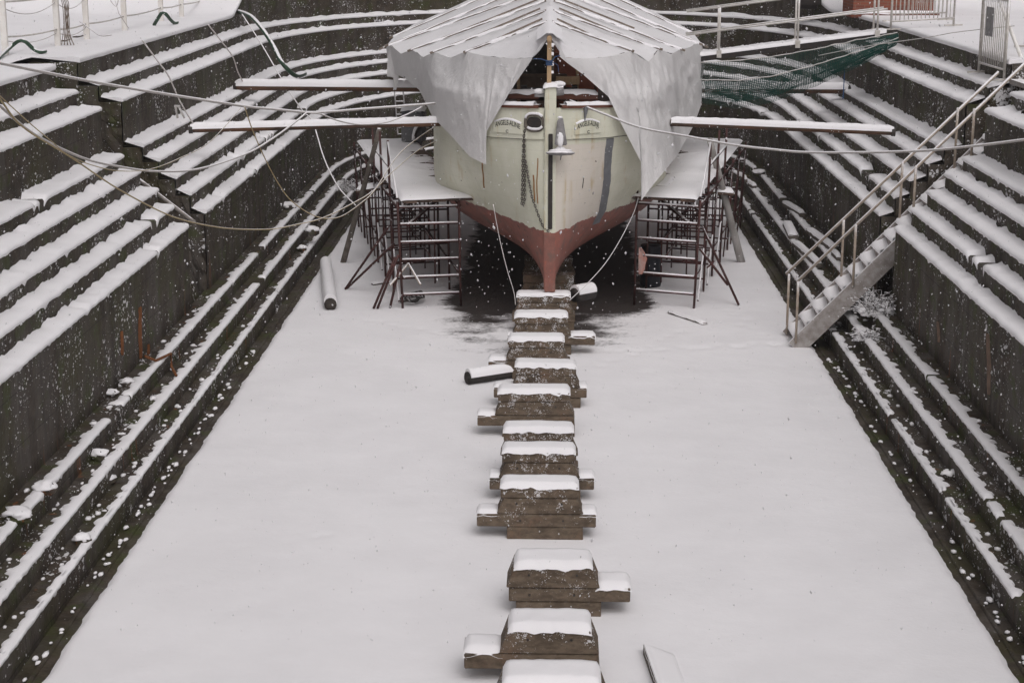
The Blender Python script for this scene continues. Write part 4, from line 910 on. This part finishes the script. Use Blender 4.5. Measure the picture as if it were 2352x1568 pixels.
mb = MB(); mb.add([(7.60, 30.6, 5.1), (7.61, 30.1, 5.1), (7.61, 30.1, 5.6), (7.60, 30.6, 5.6)], [(0, 1, 2, 3)]); mb.build("wire_panel", GALV, bt)
barrier("white barrier standing behind the slot barrier, far right", (8.75, 32.2, zq), (9.0, 30.4, zq), 1.15, 14)
pole("white leaning pipe post beside the barriers above the stairs", (8.1, 29.3, 4.4), (7.75, 30.9, 6.0), .035, .03, WHITE, "pipe_post", "post")
bp = thing("brick_pier", "red brick pier on the right quay behind the gangway", "brick pier", (8.3, 44.6, ZQ))
MB().box((8.55, 44.6, 6.4), (2.0, 1.6, 3.4)).build("brickwork", BRICK, bp)
MB().box((8.55, 43.76, 4.80), (2.2, .5, .10)).build("plinth", BRICK, bp)
mb = MB(); pad(mb, [(7.4, 43.5, 4.85), (9.7, 43.5, 4.85), (9.7, 43.8, 4.85), (7.4, 43.8, 4.85)], .05, .01); mb.build("plinth_snow", SNOW, bp, smooth=True)
mb = MB(); mb.box((6.9, 47.5, 5.1), (.8, .5, .7)); tag(mb.build("dark_bollard", DARKI, bevel=.12), "dark squat bollard on the right quay left of the brick pier", "bollard")
# ------------------------------------------------------------------ left quay: railing, green pipes, cables
rl = thing("quay_railing", "white post and rail fence with ropes along the left quay", "railing", (-9.2, 38, ZQ))
PX = [(-9.55, 29.95), (-9.25, 32.15), (-9.2, 34.0), (-9.16, 36.9), (-9.2, 40.6), (-9.1, 42.4), (-9.1, 45.4), (-9.35, 49.5)]
for x, y in PX: 
    p = MB().box((x, y, zq + .47), (.105, .09, 1.02)).build("post", WHITE, rl, bevel=.01)
for (x0, y0), (x1, y1) in zip(PX[:-1], PX[1:]):
    for h, sag in ((.90, .015), (.30, .03)):
        pts = [V((x0, y0, zq + h)).lerp(V((x1, y1, zq + h)), i / 10) - V((0, 0, sag * 4 * (i / 10) * (1 - i / 10))) for i in range(11)]
        MB().tube(pts, .020, 7).build("rail", WMET, rl, smooth=True)
    if y0 < 34:
        for h, sag in ((.80, .16), (.24, .10)):
            MB().tube([V((x0, y0, zq + h)).lerp(V((x1, y1, zq + h)), i / 10) - V((0, 0, sag * 4 * (i / 10) * (1 - i / 10))) for i in range(11)], .009, 6).build("slack_rope", ROPE, rl, smooth=True)
MB().box((-9.25, 36.0, zq + 1.02), (.16, .1, .22)).build("junction_box", m_plain("olive_box", (.17, .15, .10), (.13, .11, .07), 6), rl)
mb = MB()
for k in range(9):
    a = V((-9.19 + .01 * k, 32.05, zq + .95)); pts = smooth_pts([a, a + V((.10 + .02 * (k % 3), -.03, -.15)), a + V((.11 + .012 * (k % 4), -.03, -.5)), a + V((.08 + .02 * (k % 5), -.03, -.75)), a + V((.10 + .05 * (k % 5) - .05, -.06, -.93))], 5); mb.tube(pts, .007, 5)
tag(mb.build("cable_bunch", DARKI if False else m_plain("brown_cable", (.12, .085, .065), (.2, .16, .13), 9), smooth=True), "bunch of loose brown cables hanging on a white railing post", "cables")
mb = MB(); mb.tube(smooth_pts([(-9.2, 35.9, zq + 1.0), (-9.17, 35.85, zq + .7), (-9.05, 35.85, zq + .55), (-9.0, 35.85, zq + .75), (-9.1, 35.85, zq + 1.0)], 6), .008, 5); mb.tube([(-9.14, 35.85, zq + 1.0), (-9.0, 35.85, zq + .4), (-8.8, 35.8, zq + .1)], .008, 5); tag(mb.build("hanging_cable", ROPE, smooth=True), "looped cable hanging under the small box on the railing", "cable")
def hose(label, pts, r, mat=GREENP, name="hose"):
    return tag(MB().tube(smooth_pts(pts, 8), r, 9).build(name, mat, smooth=True), label, "hose")
hose("bent green hose at the far left edge of the quay beside the first post", [onz(-12, 142, zq), ony(20, 112, 29.9), ony(44, 94, 30.0), ony(58, 96, 30.0), ony(76, 112, 30.1), onz(92, 120, zq + .03), onz(104, 118, zq + .03)], .035)
hose("bent green hose on the left quay near the middle posts", [onz(354, 58, zq), ony(366, 38, 38.6), ony(373, 29, 38.6), ony(381, 33, 38.6), ony(391, 45, 38.8), onz(400, 53, zq + .03), onz(407, 52, zq + .03)], .04)
hose("long green hose hanging from the left quay down over the ledges", [onz(545, 26, zq + .02), ony(566, 33, 43.2), ony(583, 44, 42.6), ony(605, 70, 42), ony(630, 110, 41.6), ony(645, 140, 41.2), ony(664, 163, 41.2), ony(682, 175, 41.6), ony(700, 170, 43.5)], .055)
rope("thin line lying from the railing over the snowy left quay edge", [(365, 96), (420, 120), (490, 150), (512, 160)][:0] or [(362, 100), (400, 112), (440, 128), (512, 161)][:0] or [(183, 50), (206, 66), (230, 82), (256, 81)], 33.5, 31.5, .010)
for lb, a, b in (("dark kerb stone end showing through quay snow by the second post", (145, 95), (158, 91)), ("dark kerb stone edge showing through quay snow further along", (172, 86), (190, 82))):
    plank(lb, onz(*a, zq), onz(*b, zq), .10, .08, .03, OLDW, "kerb_stone", "kerb stone")
# ladder on the far left wall
ld = thing("ladder", "thin metal ladder standing against the far left wall below the tent", "ladder", (-4.6, 49.6, .75))
LY = 49.3
for x in (906, 926): MB().tube([ony(x, 210, LY + .5), ony(x + 8, 310, LY)], .022, 6).build("rail", GALV, ld)
for k in range(7):
    t = .08 + k * .15; MB().tube([ony(906 + 8 * t, 210 + 100 * t, LY + .5 - .5 * t), ony(926 + 8 * t, 210 + 100 * t, LY + .5 - .5 * t)], .017, 6).build("rung", GALV, ld)
# small white trestle on the left ledge
tr = ony(408, 272, 31.5); mb = MB(); mb.beam(tr, tr + V((-.03, 0, .22)), .045, .03); mb.beam(tr + V((.13, 0, .0)), tr + V((.03, 0, .22)), .045, .03); mb.beam(tr + V((-.05, 0, .22)), tr + V((.06, 0, .22)), .05, .04)
tag(mb.build("trestle", m_plain("snowy_wood", (.5, .48, .46), (.3, .28, .26), 8, .8, .1, (.1, .5, .5, 9))), "small snow-coated wooden trestle on the left ledge above the lower spar", "trestle")
c = onz(938, 690, .05); mb = MB()
for k in range(6): mb.tube([c + V(((.16 + .03 * math.sin(k * 2.1)) * math.cos(a) + .03 * k, (.20 + .02 * k) * math.sin(a) * 1.3, .02 + .015 * k + .02 * math.sin(3 * a + k))) for a in [2 * math.pi * i / 20 for i in range(21)]], .012, 5, False)
tag(mb.build("cable_coil", DARKI, smooth=True), "tangled dark cable coil on the snow at the left scaffold's foot", "cable")
mc = thing("engine_cover", "snow-capped grey machine cover behind the left scaffold platform", "machine cover", (-3.1, 39.2, 2.05))
MB().box((-3.2, 39.6, 2.45), (.55, .6, .8)).build("housing", m_plain("grey_housing", (.20, .20, .205), (.13, .13, .135), 4, .6, .1), mc, bevel=.08)
mb = MB(); pad(mb, [(-3.46, 39.32, 2.84), (-2.94, 39.32, 2.84), (-2.94, 39.88, 2.84), (-3.46, 39.88, 2.84)], .12, .03, 12, 8, 4); mb.build("cover_snow", SNOW, mc, smooth=True)
MB().tube([(-2.9 + .28 * math.cos(a), 39.2, 2.12 + .42 * math.sin(a)) for a in [math.pi * i / 12 for i in range(13)]], .05, 8).build("wheel_arch", DARKI, mc, smooth=True)
MB().tube([(-2.9 + .28 * math.cos(a), 39.19, 2.17 + .45 * math.sin(a)) for a in [math.pi * i / 12 for i in range(1, 13)]], .045, 8).build("arch_snow", SNOW, mc, smooth=True)
# barrel and rag by the right scaffold
br = thing("barrel", "dark plastic barrel standing inside the right scaffold", "barrel", (2.0, 33.2, 0)); c = V((1.98, 33.3, 0))
MB().grid([[c + V((r * math.cos(a), r * math.sin(a), z)) for a in [2 * math.pi * k / 24 for k in range(25)]] for r, z in ((.0, .02), (.2, .02), (.215, .1), (.22, .45), (.215, .75), (.20, .82), (.19, .84), (0, .84))]).build("drum", BARREL, br, smooth=True)
MB().tube([c + V((.2 * math.cos(a), .2 * math.sin(a), .83)) for a in [2 * math.pi * k / 24 for k in range(25)]], .014, 6, False).build("rim", BARREL, br)
mb = MB(); mb.grid([[ony(1467 + (i / 5) * w + 2 * nz(y * .1, i), y, 31.55 + .06 * nz(i * .9, y * .07)) for i in range(6)] for y, w in ((568, 6), (580, 14), (594, 20), (606, 16), (618, 14), (630, 8))]); tag(mb.build("rag", ORANGE, smooth=True), "orange and white rag tied to the inner leg of the right scaffold", "rag")
# bridging planks from the scaffolds to the side steps
plank("snowy plank bridging from the left scaffold to the left steps", ony(820, 436, 35.6), ony(890, 428, 35.6), .5, .07, .06, PLANK)
plank("snowy plank bridging from the right scaffold to the right steps", ony(1622, 438, 35.2), ony(1684, 442, 35.2), .45, .07, .06, PLANK)
plank("pale snowy board lying on the right scaffold platform", V((2.1, 32.4, 2.13)), V((2.32, 33.7, 2.13)), .26, .03, .035, PLANK)
# shrubs
def shrub(label, c, R, n, seed):
    r = random.Random(seed); t = thing("shrub", label, "shrub", c); mb = MB(); sn = MB(); c = V(c)
    for k in range(n):
        a = r.uniform(0, 6.28); el = r.uniform(.15, 1.3); L = R * r.uniform(.5, 1.1); d = V((math.cos(a) * math.cos(el), math.sin(a) * math.cos(el), math.sin(el)))
        p0 = c + V((r.uniform(-.3, .3) * R, r.uniform(-.3, .3) * R, 0)); pts = [p0, p0 + d * L * .5 + V((0, 0, .05 * R)), p0 + d * L + V((r.uniform(-.1, .1), r.uniform(-.1, .1), -.18 * R))]
        mb.tube(pts, [.009, .006, .003], 4)
        for q in range(4):
            b = pts[0].lerp(pts[2], .25 + .75 * r.random()); e = b + V((r.uniform(-1, 1), r.uniform(-1, 1), r.uniform(-.3, .7))) * .16 * R * 1.5; mb.tube([b, e], [.005, .002], 4)
            sn.blob(b.lerp(e, r.random()), (.012 + .022 * r.random() ** 2, .012 + .014 * r.random(), .010), k + q, 1, rough=.9)
    for k in range(n // 4):
        a = r.uniform(0, 6.28); q_ = R * .62 * r.random() ** .5; s_ = R * r.uniform(.05, .15); sn.blob(c + V((q_ * math.cos(a), q_ * math.sin(a), R * r.uniform(.02, .5) * (1 - q_ / R))), (s_, s_, s_ * .6), k, 2, rough=1.1)
    mb.build("twigs", TWIG, t); tag(sn.build("twig_snow", SNOW, t, smooth=True), kind="stuff")
shrub("snow-covered dead shrub growing at the foot of the right wall under the stairs", (5.42, 27.75, .70), .55, 130, 3)
shrub("smaller snowy shrub beside the stairs on the right steps", (5.1, 26.9, .48), .28, 50, 8)
shrub("snow-covered shrub on the left steps beside the leaning pole", onz(803, 436, .55), .36, 70, 5)
# loose snow lumps that have dropped on the low steps
r = random.Random(4); mb = MB()
for k in range(220):
    sd = r.choice((-1, -1, 1)); y = r.uniform(11, 30); st = r.choice((0, 0, 1, 1, 2)); w = RISE[st][0] + r.uniform(.06, .28); s = r.uniform(.008, .034) * (1 if r.random() < .9 else 1.5)
    mb.blob((XC + sd * w, y, RISE[st][1] + s * .3), (s * r.uniform(.8, 1.6), s * r.uniform(.9, 2.2), s * .7), k, 1, rough=.6)
for k in range(160):
    sd = r.choice((-1, -1, 1)); y = r.uniform(11, 28); s = r.uniform(.015, .04); mb.blob((XC + sd * (4.83 + r.uniform(-.03, .08)), y, s * .3 - .04), (s, s * r.uniform(1, 2.6), s * .7), k, 1, rough=.5)
tag(mb.build("snow_lumps", SNOW, smooth=True), "small clumps of snow scattered along the wet low steps", "snow clumps", kind="stuff")
# falling snow
def flakes():
    r = random.Random(11); mb = MB()
    octa = [(0, 2, 4), (2, 1, 4), (1, 3, 4), (3, 0, 4), (2, 0, 5), (1, 2, 5), (3, 1, 5), (0, 3, 5)]
    n = 0
    while n < 17000:
        Y = 5 + 43 * r.random() ** .62; x = (r.random() - .5) * Y * .66 - .02 * Y; z = CAM_Z - Y * (-.06 + .50 * r.random())
        if z < .1 or (abs(x - XC) > 5.6 and z < 1) or abs(x - XC) > 9: 
            n += 1; continue
        s = r.choice((.0035, .004, .005, .006, .0075)) * (.6 + Y / 62); e = r.uniform(.8, 1.8); a = r.uniform(-.5, .5)
        ax = V((math.sin(a) * .6, .2, math.cos(a))).normalized() * s * e
        c = V((x, Y, z)); mb.add([c + V((s, 0, 0)), c - V((s, 0, 0)), c + V((0, s, 0)), c - V((0, s, 0)), c + ax, c - ax], octa); n += 1
    tag(mb.build("falling_snow", FLAKE, recalc=False), "snowflakes falling through the air over the whole dock", "snowfall", kind="stuff")
flakes()
# ------------------------------------------------------------------ air thick with fine snow
mb = MB(); mb.box((0, 0, 3.2), (660, 660, 10.6)); o = mb.build("haze", None)
hm = bpy.data.materials.new("haze"); hm.use_nodes = True; hn = hm.node_tree; hn.nodes.remove(hn.nodes["Principled BSDF"])
pv = hn.nodes.new("ShaderNodeVolumePrincipled"); pv.inputs["Color"].default_value = (.92, .90, .91, 1); pv.inputs["Density"].default_value = .0006; hn.links.new(pv.outputs[0], hn.nodes["Material Output"].inputs["Volume"])
o.data.materials.clear(); o.data.materials.append(hm); tag(o, "thin pale haze of falling snow filling the dock", "haze", kind="stuff")
# ------------------------------------------------------------------ light
w = bpy.data.worlds.new("World"); S.world = w; w.use_nodes = True; nt = w.node_tree; bg = nt.nodes["Background"]
sky = nt.nodes.new("ShaderNodeTexSky"); sky.sky_type = 'NISHITA'; sky.sun_disc = False
EL_, AZ = math.radians(53), math.radians(163)
sky.sun_elevation = EL_; sky.sun_rotation = AZ; sky.air_density = 1.0; sky.dust_density = 6; sky.ozone_density = 1
hs = nt.nodes.new("ShaderNodeHueSaturation"); hs.inputs["Saturation"].default_value = .06
tint = nt.nodes.new("ShaderNodeMix"); tint.data_type = 'RGBA'; tint.blend_type = 'MULTIPLY'; tint.inputs[0].default_value = 1; tint.inputs[7].default_value = (1.0, .968, .992, 1)
nt.links.new(sky.outputs[0], hs.inputs["Color"]); nt.links.new(hs.outputs[0], tint.inputs[6]); nt.links.new(tint.outputs[2], bg.inputs["Color"]); bg.inputs["Strength"].default_value = .095
sl_ = bpy.data.lights.new("sun", 'SUN'); sl_.energy = .75; sl_.angle = math.radians(60); sl_.color = (1, .98, .95)
so = bpy.data.objects.new("sun", sl_); COL.objects.link(so)
dirv = V((math.sin(AZ) * math.cos(EL_), math.cos(AZ) * math.cos(EL_), math.sin(EL_))); so.rotation_euler = dirv.to_track_quat('Z', 'Y').to_euler()
S.view_settings.view_transform = 'Standard'; S.view_settings.look = 'None'; S.view_settings.gamma = 1; S.view_settings.exposure = -.16
